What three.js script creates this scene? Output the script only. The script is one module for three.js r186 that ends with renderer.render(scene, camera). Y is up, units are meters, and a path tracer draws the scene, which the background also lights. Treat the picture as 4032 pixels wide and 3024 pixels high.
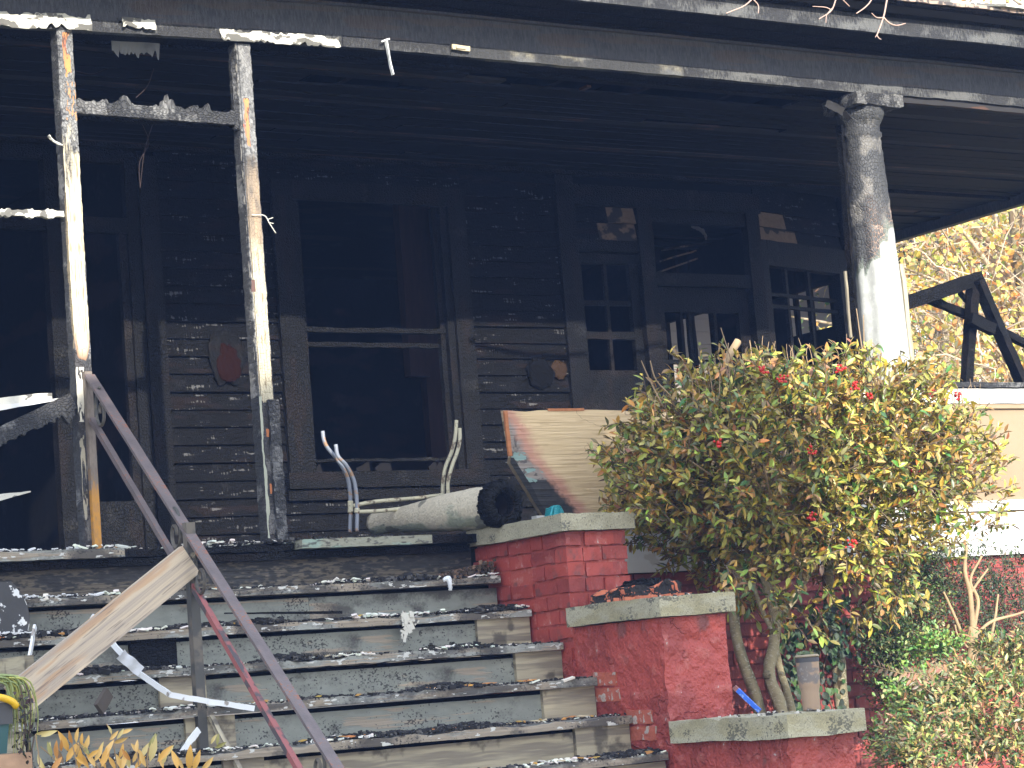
import * as THREE from 'three';
import { mergeGeometries } from 'three/addons/utils/BufferGeometryUtils.js';

// ------------------------------------------------------------------ camera, sky, sun, exposure
const scene = new THREE.Scene();
const F = 9500, D2R = Math.PI / 180;                       // focal length in photograph pixels (4032 x 3024)
const YAW = 33.08 * D2R, PITCH = 7.19 * D2R, ROLL = -4.54 * D2R;
const CAM = new THREE.Vector3(-4.46, -0.801, 10.569);
const fwd = new THREE.Vector3(Math.sin(YAW) * Math.cos(PITCH), Math.sin(PITCH), -Math.cos(YAW) * Math.cos(PITCH));
const rt0 = new THREE.Vector3(Math.cos(YAW), 0, Math.sin(YAW));
const up0 = new THREE.Vector3().crossVectors(rt0, fwd);
const camR = rt0.clone().multiplyScalar(Math.cos(ROLL)).addScaledVector(up0, Math.sin(ROLL));
const camU = up0.clone().multiplyScalar(Math.cos(ROLL)).addScaledVector(rt0, -Math.sin(ROLL));
const camera = new THREE.PerspectiveCamera(2 * Math.atan(1512 / F) / D2R, 4 / 3, 0.1, 400);
camera.position.copy(CAM);
camera.quaternion.setFromRotationMatrix(new THREE.Matrix4().makeBasis(camR, camU, fwd.clone().negate()));
scene.add(camera);

const SUN_AZ = -12 * D2R, SUN_EL = 22.3 * D2R;             // from the street, a little to the left
const SKY_L = 0.68;
const sunDir = new THREE.Vector3(Math.sin(SUN_AZ) * Math.cos(SUN_EL), Math.sin(SUN_EL), Math.cos(SUN_AZ) * Math.cos(SUN_EL));
{ // hazy bright autumn sky: pale at the horizon, bluer overhead, a soft glow round the sun
  const w = 256, h = 128, d = new Float32Array(w * h * 4), q = new THREE.Vector3();
  for (let j = 0; j < h; j++) for (let i = 0; i < w; i++) {
    const th = ((j + 0.5) / h - 0.5) * Math.PI, ph = ((i + 0.5) / w - 0.5) * 2 * Math.PI; q.set(Math.cos(th) * Math.cos(ph), Math.sin(th), Math.cos(th) * Math.sin(ph));
    const e = Math.max(0, q.y), t = Math.pow(1 - e, 3), c = Math.max(0, q.dot(sunDir)), g = 0.5 * Math.pow(c, 6) + 1.2 * Math.pow(c, 60), b = q.y < -0.02 ? 0.45 : 1, k = (j * w + i) * 4;
    d[k] = SKY_L * b * (0.7 + 0.3 * t + g); d[k + 1] = SKY_L * b * (0.8 + 0.2 * t + 0.95 * g); d[k + 2] = SKY_L * b * (0.98 + 0.02 * t + 0.85 * g); d[k + 3] = 1;
  }
  const t = new THREE.DataTexture(d, w, h, THREE.RGBAFormat, THREE.FloatType); t.mapping = THREE.EquirectangularReflectionMapping; t.minFilter = t.magFilter = THREE.LinearFilter; t.needsUpdate = true;
  scene.background = t; scene.environment = t;
}
const sun = new THREE.DirectionalLight(new THREE.Color(1, 0.95, 0.86), 2.4);
sun.position.copy(sunDir).multiplyScalar(40); sun.castShadow = true;
sun.shadow.mapSize.set(4096, 4096); sun.shadow.radius = 1;
Object.assign(sun.shadow.camera, { left: -22, right: 22, top: 22, bottom: -22, near: 1, far: 90 });
scene.add(sun); scene.add(sun.target);
const EXPOSURE = 3.9;
scene.fog = new THREE.FogExp2(new THREE.Color(0.3, 0.48, 1.0), 0.0019);

// ------------------------------------------------------------------ helpers
function rng(seed) { let a = seed >>> 0; return () => { a = (a + 0x6D2B79F5) | 0; let t = Math.imul(a ^ (a >>> 15), 1 | a); t = (t + Math.imul(t ^ (t >>> 7), 61 | t)) ^ t; return ((t ^ (t >>> 14)) >>> 0) / 4294967296; }; }
const V = (x, y, z) => new THREE.Vector3(x, y, z);
function ray(u, v) { return camR.clone().multiplyScalar((u - 2016) / F).addScaledVector(camU, -(v - 1512) / F).add(fwd); }
function at(u, v, p) { const d = ray(u, v); const k = 'x' in p ? 'x' : 'y' in p ? 'y' : 'z'; return CAM.clone().addScaledVector(d, (p[k] - CAM[k]) / d[k]); }
function onPlane(u, v, p0, n) { const d = ray(u, v); return CAM.clone().addScaledVector(d, p0.clone().sub(CAM).dot(n) / d.dot(n)); }
const PP = 4032 / 2212;                                     // coordinates read off a 2212 px wide view
const atp = (u, v, p) => at(u * PP, v * PP, p);
const sst = (a, b, x) => { const t = Math.min(1, Math.max(0, (x - a) / (b - a))); return t * t * (3 - 2 * t); };
const mix = (a, b, t) => a + (b - a) * t;
const mix3 = (a, b, t) => [mix(a[0], b[0], t), mix(a[1], b[1], t), mix(a[2], b[2], t)];
function h2(x, y) { let n = Math.imul(x, 374761393) + Math.imul(y, 668265263) | 0; n = Math.imul(n ^ (n >>> 13), 1274126177); n ^= n >>> 16; return (n >>> 0) / 4294967296; }
function pn(x, y, px, py) {
  let xi = Math.floor(x), yi = Math.floor(y), fx = x - xi, fy = y - yi;
  fx = fx * fx * (3 - 2 * fx); fy = fy * fy * (3 - 2 * fy);
  const x0 = ((xi % px) + px) % px, x1 = (x0 + 1) % px, y0 = ((yi % py) + py) % py, y1 = (y0 + 1) % py;
  const a = h2(x0, y0), b = h2(x1, y0), c = h2(x0, y1), d = h2(x1, y1);
  return a + (b - a) * fx + (c - a) * fy + (a - b - c + d) * fx * fy;
}
function fb(u, v, fx, fy, oct = 4, s = 0) { let r = 0, a = 0.5, t = 0; for (let k = 0; k < oct; k++) { r += a * pn(u * fx + s * 17, v * fy + s * 29, fx, fy); t += a; a *= 0.5; fx *= 2; fy *= 2; } return r / t; }
function wor(u, v, fx, fy, s = 0) {
  const x = u * fx, y = v * fy, xi = Math.floor(x), yi = Math.floor(y); let f1 = 9, f2 = 9, id = 0;
  for (let j = -1; j < 2; j++) for (let i = -1; i < 2; i++) {
    const cx = (((xi + i) % fx) + fx) % fx, cy = (((yi + j) % fy) + fy) % fy;
    const dx = xi + i + h2(cx + s * 131, cy) - x, dy = yi + j + h2(cx, cy + 77 + s * 57) - y, d = Math.sqrt(dx * dx + dy * dy);
    if (d < f1) { f2 = f1; f1 = d; id = h2(cx + 31, cy + 91); } else if (d < f2) f2 = d;
  }
  return [f1, f2 - f1, id];
}
function n3(x, y, z) {
  const xi = Math.floor(x), yi = Math.floor(y), zi = Math.floor(z); let fx = x - xi, fy = y - yi, fz = z - zi;
  fx = fx * fx * (3 - 2 * fx); fy = fy * fy * (3 - 2 * fy); fz = fz * fz * (3 - 2 * fz);
  const H = (a, b, c) => h2(a + c * 1013, b + c * 719);
  const l = (a, b, t) => a + (b - a) * t;
  return l(l(l(H(xi, yi, zi), H(xi + 1, yi, zi), fx), l(H(xi, yi + 1, zi), H(xi + 1, yi + 1, zi), fx), fy),
    l(l(H(xi, yi, zi + 1), H(xi + 1, yi, zi + 1), fx), l(H(xi, yi + 1, zi + 1), H(xi + 1, yi + 1, zi + 1), fx), fy), fz) * 2 - 1;
}
const toS = c => { c = c < 0 ? 0 : c > 1 ? 1 : c; return 255 * (c <= 0.0031308 ? c * 12.92 : 1.055 * Math.pow(c, 1 / 2.4) - 0.055); };
// fn(u, v) -> [r, g, b, height 0..1]; size in metres of one tile (or null when uv run 0..1)
function surf(w, h, size, fn, o = {}) {
  const a = new Uint8Array(w * h * 4), b = new Uint8Array(w * h * 4);
  for (let j = 0; j < h; j++) for (let i = 0; i < w; i++) {
    const c = fn((i + 0.5) / w, (j + 0.5) / h), k = (j * w + i) * 4;
    a[k] = toS(c[0]); a[k + 1] = toS(c[1]); a[k + 2] = toS(c[2]); a[k + 3] = 255;
    const g = Math.max(0, Math.min(255, c[3] * 255)); b[k] = b[k + 1] = b[k + 2] = g; b[k + 3] = 255;
  }
  const mk = d => { const t = new THREE.DataTexture(d, w, h, THREE.RGBAFormat); t.wrapS = t.wrapT = THREE.RepeatWrapping; t.magFilter = THREE.LinearFilter; t.minFilter = THREE.LinearMipmapLinearFilter; t.generateMipmaps = true; if (size) t.repeat.set(1 / size[0], 1 / size[1]); t.needsUpdate = true; return t; };
  const m = o.spec !== undefined ? new THREE.MeshPhysicalMaterial({ roughness: o.rough ?? 0.8, specularIntensity: o.spec }) : new THREE.MeshStandardMaterial({ roughness: o.rough ?? 0.8, metalness: o.metal ?? 0, side: o.side ?? THREE.FrontSide });
  m.map = mk(a); m.map.colorSpace = THREE.SRGBColorSpace;
  if (o.bump) { m.bumpMap = mk(b); m.bumpScale = o.bump; }
  return m;
}
const plain = (r, g, b, rough = 0.8, o = {}) => { const m = new THREE.MeshStandardMaterial({ roughness: rough, ...o }); m.color.setRGB(r, g, b); return m; };
// a box with rough faces; grain axis sets u; uv in metres with a random shift
let slabSeed = 1;
function slab(sx, sy, sz, o = {}) {
  const g = new THREE.BoxGeometry(sx, sy, sz, o.nx ?? 1, o.ny ?? 1, o.nz ?? 1);
  const p = g.attributes.position, n = g.attributes.normal, uv = g.attributes.uv, gr = o.grain ?? 'x', S = o.seed ?? slabSeed++;
  const ou = o.ou ?? h2(S, 3) * 7, ov = o.ov ?? h2(S, 9) * 7, q = new THREE.Vector3();
  for (let i = 0; i < p.count; i++) {
    const x = p.getX(i), y = p.getY(i), z = p.getZ(i), ax = Math.abs(n.getX(i)) > 0.5 ? 0 : Math.abs(n.getY(i)) > 0.5 ? 1 : 2; let u, v;
    if (gr === 'x') { u = ax === 0 ? z : x; v = ax === 1 ? z : y; if (ax === 1) v += sy; }
    else if (gr === 'y') { u = ax === 1 ? z : y; v = ax === 0 ? z + sx : x; }
    else { u = ax === 2 ? x : z; v = ax === 1 ? x : y; }
    uv.setXY(i, u + ou, v + ov);
    if (o.rough) {
      const f = o.freq ?? 18, X = x + S * 3.7, Y = y + S * 1.3, Z = z;
      const d = k => (n3(X * f + k * 41, Y * f, Z * f) * 0.65 + n3(X * f * 2.7, Y * f * 2.7 + k * 17, Z * f * 2.7) * 0.35) * o.rough;
      q.set(x + d(0), y + d(1), z + d(2));
    } else q.set(x, y, z);
    if (o.fn) o.fn(q, x / sx + 0.5, y / sy + 0.5, z / sz + 0.5, ax, i);
    p.setXYZ(i, q.x, q.y, q.z);
  }
  if (o.uvFn) for (let i = 0; i < p.count; i++) { const ax = Math.abs(n.getX(i)) > 0.5 ? 0 : Math.abs(n.getY(i)) > 0.5 ? 1 : 2; const r = o.uvFn(p.getX(i) / sx + 0.5, p.getY(i) / sy + 0.5, p.getZ(i) / sz + 0.5, ax, n.getX(i) + n.getZ(i)); uv.setXY(i, r[0], r[1]); }
  g.computeVertexNormals();
  return g;
}
const mv = (g, x, y, z) => g.translate(x, y, z);
// box between two corners
function bxc(x0, x1, y0, y1, z0, z1, o = {}) { return slab(x1 - x0, y1 - y0, z1 - z0, o).translate((x0 + x1) / 2, (y0 + y1) / 2, (z0 + z1) / 2); }
// a beam between two points: length along local x
function beam(a, b, h, d, o = {}, roll = 0) {
  const L = a.distanceTo(b), g = slab(L, h, d, { nx: Math.max(2, Math.round(L / 0.05)), ...o });
  const X = b.clone().sub(a).normalize(), up = Math.abs(X.y) > 0.97 ? V(0, 0, 1) : V(0, 1, 0), Z = new THREE.Vector3().crossVectors(X, up).normalize(), Y = new THREE.Vector3().crossVectors(Z, X);
  if (roll) { const q = new THREE.Quaternion().setFromAxisAngle(X, roll); Z.applyQuaternion(q); Y.applyQuaternion(q); }
  g.applyMatrix4(new THREE.Matrix4().makeBasis(X, Y, Z).setPosition(a.clone().lerp(b, 0.5)));
  return g;
}
function tube(pts, r, o = {}) {
  const c = new THREE.CatmullRomCurve3(pts, false, 'centripetal'), n = o.n ?? Math.max(4, pts.length * 4), m = o.m ?? 7, fr = c.computeFrenetFrames(n, false), L = c.getLength();
  const R = typeof r === 'function' ? r : () => r, pos = [], uv = [], idx = [], P = new THREE.Vector3(), S = slabSeed++;
  for (let i = 0; i <= n; i++) {
    c.getPointAt(i / n, P);
    for (let j = 0; j <= m; j++) {
      const a = (j % m) / m * Math.PI * 2, rr = R(i / n) * (1 + (o.rough ? o.rough * n3(i * 0.9 + S * 7, (j % m) * 1.3, S) : 0));
      const q = P.clone().addScaledVector(fr.normals[i], Math.cos(a) * rr).addScaledVector(fr.binormals[i], Math.sin(a) * rr);
      pos.push(q.x, q.y, q.z); uv.push(i / n * L, j / m * Math.PI * 2 * R(0.5));
    }
  }
  for (let i = 0; i < n; i++) for (let j = 0; j < m; j++) { const a = i * (m + 1) + j, b = a + m + 1; idx.push(a, a + 1, b, b, a + 1, b + 1); }
  for (const e of o.open ? [0] : [0, n]) { const ci = pos.length / 3; c.getPointAt(e / n, P); pos.push(P.x, P.y, P.z); uv.push(0, 0); for (let j = 0; j < m; j++) { const a = e * (m + 1) + j; e ? idx.push(ci, a, a + 1) : idx.push(ci, a + 1, a); } }
  const g = new THREE.BufferGeometry();
  g.setAttribute('position', new THREE.Float32BufferAttribute(pos, 3)); g.setAttribute('uv', new THREE.Float32BufferAttribute(uv, 2)); g.setIndex(idx); g.computeVertexNormals();
  if (o.flip) { }
  return g;
}
const names = {};
function numbered(n) { if (!(n in names)) { names[n] = 0; return n; } names[n]++; return n + '_' + String(names[n]).padStart(3, '0'); }
function thing(name, label, category, base, o = {}) {
  const g = new THREE.Group(); g.name = numbered(name); g.position.copy(base); scene.add(g);
  g.userData = { label }; if (category) g.userData.category = category; if (o.group) g.userData.group = o.group; if (o.kind) g.userData.kind = o.kind;
  return g;
}
function fin(m) { m.castShadow = true; m.receiveShadow = true; return m; }
// part with geometry in world coordinates
function part(parent, name, geo, mat, o = {}) {
  const m = fin(new THREE.Mesh(Array.isArray(geo) ? mergeGeometries(geo.map(g => g.index ? g.toNonIndexed() : g)) : geo, mat)); m.name = name;
  if (parent.isGroup) m.position.copy(parent.position).negate();
  parent.add(m);
  if (o.label) m.userData.label = o.label; if (o.kind) m.userData.kind = o.kind;
  return m;
}
// part with local geometry put at a world position
function put(parent, name, geo, mat, p, rot) {
  const m = fin(new THREE.Mesh(geo, mat)); m.name = name;
  m.position.copy(p).sub(parent.isGroup ? parent.position : V(0, 0, 0)); if (rot) m.rotation.set(rot[0], rot[1], rot[2]); parent.add(m); return m;
}
// many small copies as one uncountable part or object; list of {p, q, s, c}
function many(parent, name, geo, mat, list, o = {}) {
  const im = fin(new THREE.InstancedMesh(geo, mat, list.length)), M = new THREE.Matrix4(); im.name = name;
  list.forEach((e, i) => { im.setMatrixAt(i, M.compose(e.p, e.q, e.s)); im.setColorAt(i, e.c); });
  im.instanceMatrix.needsUpdate = true; if (im.instanceColor) im.instanceColor.needsUpdate = true;
  if (parent) { im.position.copy(parent.position).negate(); parent.add(im); } else scene.add(im);
  if (o.kind) im.userData.kind = o.kind; if (o.label) im.userData.label = o.label; if (o.category) im.userData.category = o.category;
  return im;
}
function tag(m, label, category, o = {}) { m.name = numbered(m.name); m.userData.label = label; if (category) m.userData.category = category; if (o.group) m.userData.group = o.group; if (o.kind) m.userData.kind = o.kind; if (!m.parent) scene.add(m); return fin(m); }
// ------------------------------------------------------------------ materials
const M = {};
// alligator char: grain along u, cells about 2.5 x 1.5 cm
function charFn(base, ash, ashCut, fu, fv, s, brown = 0) {
  return (u, v) => {
    const w = fb(u, v, 10, 10, 3, s) * 0.04, c = wor(u + w, v - w, fu, fv, s), e = sst(0.02, 0.22, c[1]);
    const n = fb(u, v, 8, 8, 5, s + 1), f = fb(u, v, 90, 60, 2, s + 2), a = sst(ashCut, ashCut + 0.18, n * 0.75 + f * 0.25) * (0.4 + 0.6 * c[2]);
    const b = base * (0.6 + 0.8 * f), k = brown * sst(0.52, 0.7, fb(u, v, 5, 12, 4, s + 5));
    const col = mix3([b, b, b * 1.04], [ash, ash * 0.98, ash * 0.94], a);
    return [...mix3(col, [0.09, 0.045, 0.025], k), e * (0.55 + 0.3 * c[2]) + 0.15 * f];
  };
}
M.char = surf(1024, 1024, [1, 1], charFn(0.0055, 0.02, 0.6, 46, 72, 1, 0.06), { bump: 0.009, rough: 0.62, spec: 0.35 });
M.charFine = surf(1024, 1024, [1, 1], (u, v) => {          // burnt boards with hair cracks across the grain
  const c = wor(u, v, 120, 26, 3), e = sst(0, 0.2, c[1]), n = fb(u, v, 6, 10, 5, 4), f = fb(u, v, 30, 140, 3, 5), g = fb(u, v, 160, 60, 2, 9);
  const b = 0.0045 * (0.3 + 1.4 * f), k = 0.5 * sst(0.62, 0.72, fb(u, v, 4, 14, 4, 6)), a = 0.8 * sst(0.62, 0.8, n * 0.6 + g * 0.4);
  const fl = sst(0.66, 0.73, 0.7 * fb(u, v, 9, 50, 4, 12) + 0.3 * fb(u, v, 120, 16, 3, 13)) * 0.8;
  return [...mix3(mix3(mix3([b, b, b * 1.05], [0.017, 0.0105, 0.0085], k), [0.014, 0.014, 0.015], a), [0.12, 0.12, 0.12], fl), 0.5 * e + 0.35 * f + 0.3 * fl];
}, { bump: 0.008, rough: 0.66, spec: 0.2 });
M.charPlain = surf(512, 512, [1, 1], (u, v) => { const f = fb(u, v, 6, 90, 4, 15), n = fb(u, v, 5, 7, 4, 16), b = 0.005 + 0.01 * f * n; return [b, b, b * 1.03, f]; }, { rough: 0.75, spec: 0.5 });
M.charAsh = surf(1024, 1024, [1, 1], charFn(0.03, 0.2, 0.46, 50, 80, 7, 0.05), { bump: 0.01, rough: 0.7 });
M.beamChar = surf(1024, 1024, [1.2, 1.2], (u, v) => {
  const c = wor(u, v, 150, 34, 8), e = sst(0, 0.25, c[1]), n = fb(u, v, 4, 8, 5, 21), f = fb(u, v, 180, 40, 3, 22);
  const b = 0.07 * (0.55 + 0.9 * f), a = 0.4 * sst(0.45, 0.75, n * 0.6 + f * 0.4), k = 0.3 * sst(0.6, 0.7, fb(u, v, 3, 40, 3, 23));
  return [...mix3(mix3([b * 0.98, b, b * 1.1], [0.14, 0.14, 0.14], a), [0.14, 0.085, 0.05], k), 0.6 * e + 0.4 * f];
}, { bump: 0.0035, rough: 0.6 });
M.ashBoard = surf(1024, 512, [1, 0.5], (u, v) => {
  const c = wor(u, v, 110, 30, 11), e = sst(0, 0.25, c[1]), n = fb(u, v, 6, 5, 5, 31), f = fb(u, v, 120, 30, 3, 32);
  const a = sst(0.38, 0.62, n), b = 0.035 * (0.6 + f);
  return [...mix3([b, b, b], mix3([0.15, 0.15, 0.145], [0.3, 0.27, 0.2], sst(0.5, 0.7, fb(u, v, 5, 3, 4, 33))), a * (0.35 + 0.65 * f)), 0.6 * e + 0.4 * f];
}, { bump: 0.004, rough: 0.75 });
M.redChar = surf(512, 128, [1, 0.25], (u, v) => { const n = fb(u, v, 6, 6, 5, 48), k = sst(0.48, 0.6, n), f = fb(u, v, 30, 60, 3, 49); return [...mix3([0.02, 0.018, 0.018], [0.07, 0.034, 0.022].map(c => c * (0.6 + 0.8 * f)), k), f]; }, {});
M.ashDark = surf(1024, 512, [1, 0.5], (u, v) => { const c = wor(u, v, 100, 34, 13), e = sst(0, 0.25, c[1]), n = fb(u, v, 5, 6, 5, 35), f = fb(u, v, 130, 30, 3, 36), a = sst(0.42, 0.66, n * 0.7 + f * 0.3), b = 0.028 * (0.5 + f); return [...mix3([b, b, b * 1.05], [0.115, 0.115, 0.11], a), 0.6 * e + 0.4 * f]; }, { bump: 0.004, rough: 0.75 });
const sooty = (r, g, b) => { const m = new THREE.MeshPhysicalMaterial({ roughness: 0.9, specularIntensity: 0.12 }); m.color.setRGB(r, g, b); return m; };
M.black = sooty(0.004, 0.004, 0.0042);
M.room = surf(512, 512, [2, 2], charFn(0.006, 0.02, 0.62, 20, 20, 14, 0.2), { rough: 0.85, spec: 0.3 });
M.brownBoard = surf(256, 512, [0.6, 1.2], (u, v) => { const f = fb(u, v, 4, 60, 4, 41); return [0.05 + 0.03 * f, 0.026 + 0.012 * f, 0.02 + 0.006 * f, f]; }, {});
M.scorch = surf(512, 512, [0.5, 0.5], (u, v) => { const n = fb(u, v, 5, 5, 5, 44), a = sst(0.5, 0.6, n), f = fb(u, v, 30, 30, 3, 45); return [...mix3([0.15, 0.1, 0.065].map(c => c * (0.7 + 0.5 * f)), [0.014, 0.012, 0.012], a), 0.5 + 0.4 * f]; }, { bump: 0.003 });
// grey green painted boards, worn and sooty
const grain = (u, v, s) => fb(u, v + 0.02 * fb(u, v, 3, 5, 2, s + 4), 3, 90, 4, s);
function paintFn(wear, soot, s, tint = [0.225, 0.235, 0.2]) {
  return (u, v) => {
    const g = grain(u, v, s), n = fb(u, v, 5, 14, 5, s + 1), sp = fb(u, v, 150, 90, 3, s + 2) * 0.6 + 0.4 * fb(u, v, 9, 6, 4, s + 11), bl = fb(u, v, 8, 6, 5, s + 3), dr = fb(u, v, 60, 4, 3, s + 7);
    const bare = sst(wear, wear + 0.06, n * 0.7 + g * 0.3), spk = sst(0.63, 0.7, sp), st = sst(soot, soot + 0.25, bl * 0.75 + sp * 0.25);
    const wood = [0.2 + 0.16 * g, 0.17 + 0.13 * g, 0.125 + 0.1 * g], pa = tint.map(c => c * (0.78 + 0.3 * fb(u, v, 20, 30, 3, s + 8) + 0.12 * dr));
    let c = mix3(pa, wood, bare); c = mix3(c, [0.05, 0.045, 0.04], 0.85 * st); c = mix3(c, [0.02, 0.018, 0.018], 0.85 * spk);
    return [...c, (bare ? 0.35 : 0.55) + 0.45 * g * bare + 0.1 * sp];
  };
}
M.riser = surf(1024, 512, [1.2, 0.6], paintFn(0.6, 0.52, 51), { bump: 0.005, rough: 0.7 });
M.riserDark = surf(1024, 512, [1.2, 0.6], paintFn(0.55, 0.37, 57), { bump: 0.004, rough: 0.75 });
M.tread = surf(1024, 512, [1.2, 0.6], (u, v) => {
  const f = paintFn(0.43, 0.34, 61, [0.27, 0.275, 0.245])(u, v); const w = fb(u, v, 30, 40, 4, 66); return w > 0.71 ? [0.55, 0.54, 0.5, 0.9] : f;
}, { bump: 0.005, rough: 0.75 });
M.treadTop = surf(512, 512, [0.6, 0.6], (u, v) => { const n = fb(u, v, 12, 12, 5, 71), w = fb(u, v, 40, 40, 3, 72); const b = 0.03 + 0.05 * n; return w > 0.68 ? [0.5, 0.48, 0.44, 0.9] : w < 0.32 ? [0.2, 0.11, 0.05, 0.6] : [b, b * 0.95, b * 0.9, n]; }, { bump: 0.008, rough: 0.9 });
M.fascia = surf(1024, 512, [1.6, 0.4], (u, v) => {
  const g = grain(u, v, 75), n = fb(u, v, 5, 5, 5, 76), f = fb(u, v, 50, 40, 3, 77), b = 0.025 + 0.03 * f;
  return [...mix3([b, b * 0.97, b * 0.95], [0.16, 0.135, 0.1].map(c => c * (0.4 + 0.8 * g)), sst(0.5, 0.62, n * 0.6 + f * 0.4) * 0.9), 0.5 * f + 0.4 * g];
}, { bump: 0.01, rough: 0.85 });
M.wood = surf(1024, 512, [1.4, 0.35], (u, v) => {          // weathered pale plank
  const wv = 0.05 * fb(u, v, 3, 3, 3, 81), g = fb(u, v + wv, 2, 34, 5, 82), k = fb(u, v + wv, 4, 8, 4, 83), sp = fb(u, v, 9, 50, 4, 84);
  let c = mix3([0.52, 0.42, 0.3], [0.36, 0.3, 0.24], sst(0.35, 0.7, g)); c = mix3(c, [0.44, 0.25, 0.12], 0.6 * sst(0.55, 0.72, k)); c = mix3(c, [0.12, 0.1, 0.09], 0.6 * sst(0.64, 0.74, sp));
  return [...c, 0.4 + 0.5 * g];
}, { bump: 0.002, rough: 0.8 });
M.block = surf(512, 512, [0.5, 0.5], (u, v) => {
  const g = fb(u, v + 0.04 * fb(u, v, 2, 3, 2, 91), 2, 26, 5, 92), s = fb(u, v, 6, 5, 5, 93);
  let c = mix3([0.4, 0.35, 0.24], [0.22, 0.19, 0.14], sst(0.35, 0.7, g)); c = mix3(c, [0.06, 0.05, 0.04], 0.75 * sst(0.58, 0.75, s)); return [...c, g];
}, { bump: 0.004, rough: 0.85 });
M.concrete = surf(1024, 512, [0.8, 0.4], (u, v) => {
  const n = fb(u, v, 5, 5, 5, 101), f = fb(u, v, 120, 60, 3, 102), d = sst(0.58, 0.66, 0.6 * fb(u, v, 10, 8, 5, 103) + 0.4 * fb(u, v, 90, 60, 2, 105)), y = sst(0.5, 0.7, fb(u, v, 4, 6, 4, 104));
  let c = mix3([0.42, 0.39, 0.275], [0.36, 0.315, 0.17], 0.6 * y).map(k => k * (0.6 + 0.5 * n + 0.5 * (f - 0.4))); c = mix3(c, [0.07, 0.07, 0.06], 0.75 * d); if (f > 0.72) c = mix3(c, [0.08, 0.075, 0.06], 0.7);
  return [...c, 0.5 * f + 0.4 * n];
}, { bump: 0.005, rough: 0.92 });
function redFn(s, lump) {
  return (u, v) => {
    const n = fb(u, v, 6, 6, 5, s), f = fb(u, v, 70, 70, 3, s + 1), l = fb(u, v, 16, 16, 4, s + 2), rid = 1 - Math.abs(2 * fb(u, v, 9, 12, 4, s + 5) - 1);
    let c = mix3([0.385, 0.064, 0.048], [0.275, 0.046, 0.036], sst(0.3, 0.7, n)); c = mix3(c, [0.46, 0.14, 0.115], 0.45 * sst(0.6, 0.7, l)); c = mix3(c, [0.5, 0.42, 0.4], 0.85 * sst(0.74, 0.8, 0.55 * l + 0.45 * f)); c = mix3(c, [0.1, 0.06, 0.055], 0.6 * sst(0.68, 0.8, fb(u, v, 8, 5, 5, s + 3)));
    return [...c, lump ? 0.5 * l + 0.22 * sst(0.9, 1, rid) * sst(0.45, 0.6, n) + 0.28 * f : 0.5 * l + 0.3 * f];
  };
}
M.brick = surf(512, 512, [0.6, 0.6], redFn(111, 0), { bump: 0.005, rough: 0.62 });
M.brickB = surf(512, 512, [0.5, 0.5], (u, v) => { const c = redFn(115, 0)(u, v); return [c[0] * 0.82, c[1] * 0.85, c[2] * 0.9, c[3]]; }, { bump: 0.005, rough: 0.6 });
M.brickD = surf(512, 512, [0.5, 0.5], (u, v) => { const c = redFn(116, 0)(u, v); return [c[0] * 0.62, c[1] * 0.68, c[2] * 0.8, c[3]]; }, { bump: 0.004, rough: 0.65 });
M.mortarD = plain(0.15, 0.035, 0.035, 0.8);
M.mortar = surf(512, 512, [0.5, 0.5], (u, v) => { const c = redFn(119, 0)(u, v); return [c[0] * 1.05, c[1] * 1.3, c[2] * 1.3, c[3]]; }, { bump: 0.008, rough: 0.75 });
M.stucco = surf(1024, 1024, [0.9, 0.9], redFn(123, 1), { bump: 0.026, rough: 0.6 });
M.white = surf(512, 512, [1, 1], (u, v) => { const n = fb(u, v, 4, 30, 4, 131), p = sst(0.62, 0.7, fb(u, v, 7, 12, 5, 132)); return [...mix3([0.66, 0.66, 0.64].map(c => c * (0.93 + 0.1 * n)), [0.5, 0.47, 0.42], 0.7 * p), 0.5 + 0.2 * n - 0.2 * p]; }, { bump: 0.003, rough: 0.6 });
M.beige = surf(512, 512, [1.2, 1.2], (u, v) => { const n = fb(u, v, 4, 4, 5, 135); return [...mix3([0.33, 0.24, 0.15], [0.25, 0.175, 0.105], n), 0.4 + 0.3 * n]; }, { bump: 0.003, rough: 0.7 });
M.vinyl = surf(256, 256, [0.3, 0.3], (u, v) => { const n = fb(u, v, 8, 8, 5, 141), k = sst(0.68, 0.76, n); return [...mix3([0.76, 0.77, 0.78], [0.3, 0.27, 0.24], k), 0.5]; }, { rough: 0.5 });
M.flake = surf(256, 256, [0.4, 0.4], (u, v) => { const n = fb(u, v, 8, 14, 5, 145), k = sst(0.55, 0.62, n); return [...mix3([0.55, 0.53, 0.46], [0.12, 0.115, 0.1], k), n]; }, { bump: 0.004, rough: 0.8 });
M.iron = surf(512, 512, [0.5, 0.5], (u, v) => { const n = fb(u, v, 10, 10, 5, 151), f = fb(u, v, 60, 60, 3, 152); let c = mix3([0.11, 0.09, 0.088], [0.18, 0.145, 0.14], n); c = mix3(c, [0.27, 0.1, 0.05], 0.8 * sst(0.6, 0.72, f * 0.5 + n * 0.5)); return [...c, f]; }, { bump: 0.0015, rough: 0.55, metal: 0.15 });
M.ironRed = surf(1024, 128, [0.9, 0.11], (u, v) => { const n = fb(u, v, 18, 3, 5, 155); return [...mix3([0.3, 0.095, 0.088], [0.075, 0.062, 0.065], sst(0.42, 0.62, n)), n]; }, { bump: 0.0015, rough: 0.6 });
M.ironDark = surf(512, 512, [0.5, 0.5], (u, v) => { const n = fb(u, v, 9, 9, 5, 158); return [...mix3([0.06, 0.058, 0.052], [0.13, 0.11, 0.085], sst(0.45, 0.7, n)), n]; }, { bump: 0.001, rough: 0.6 });
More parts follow.
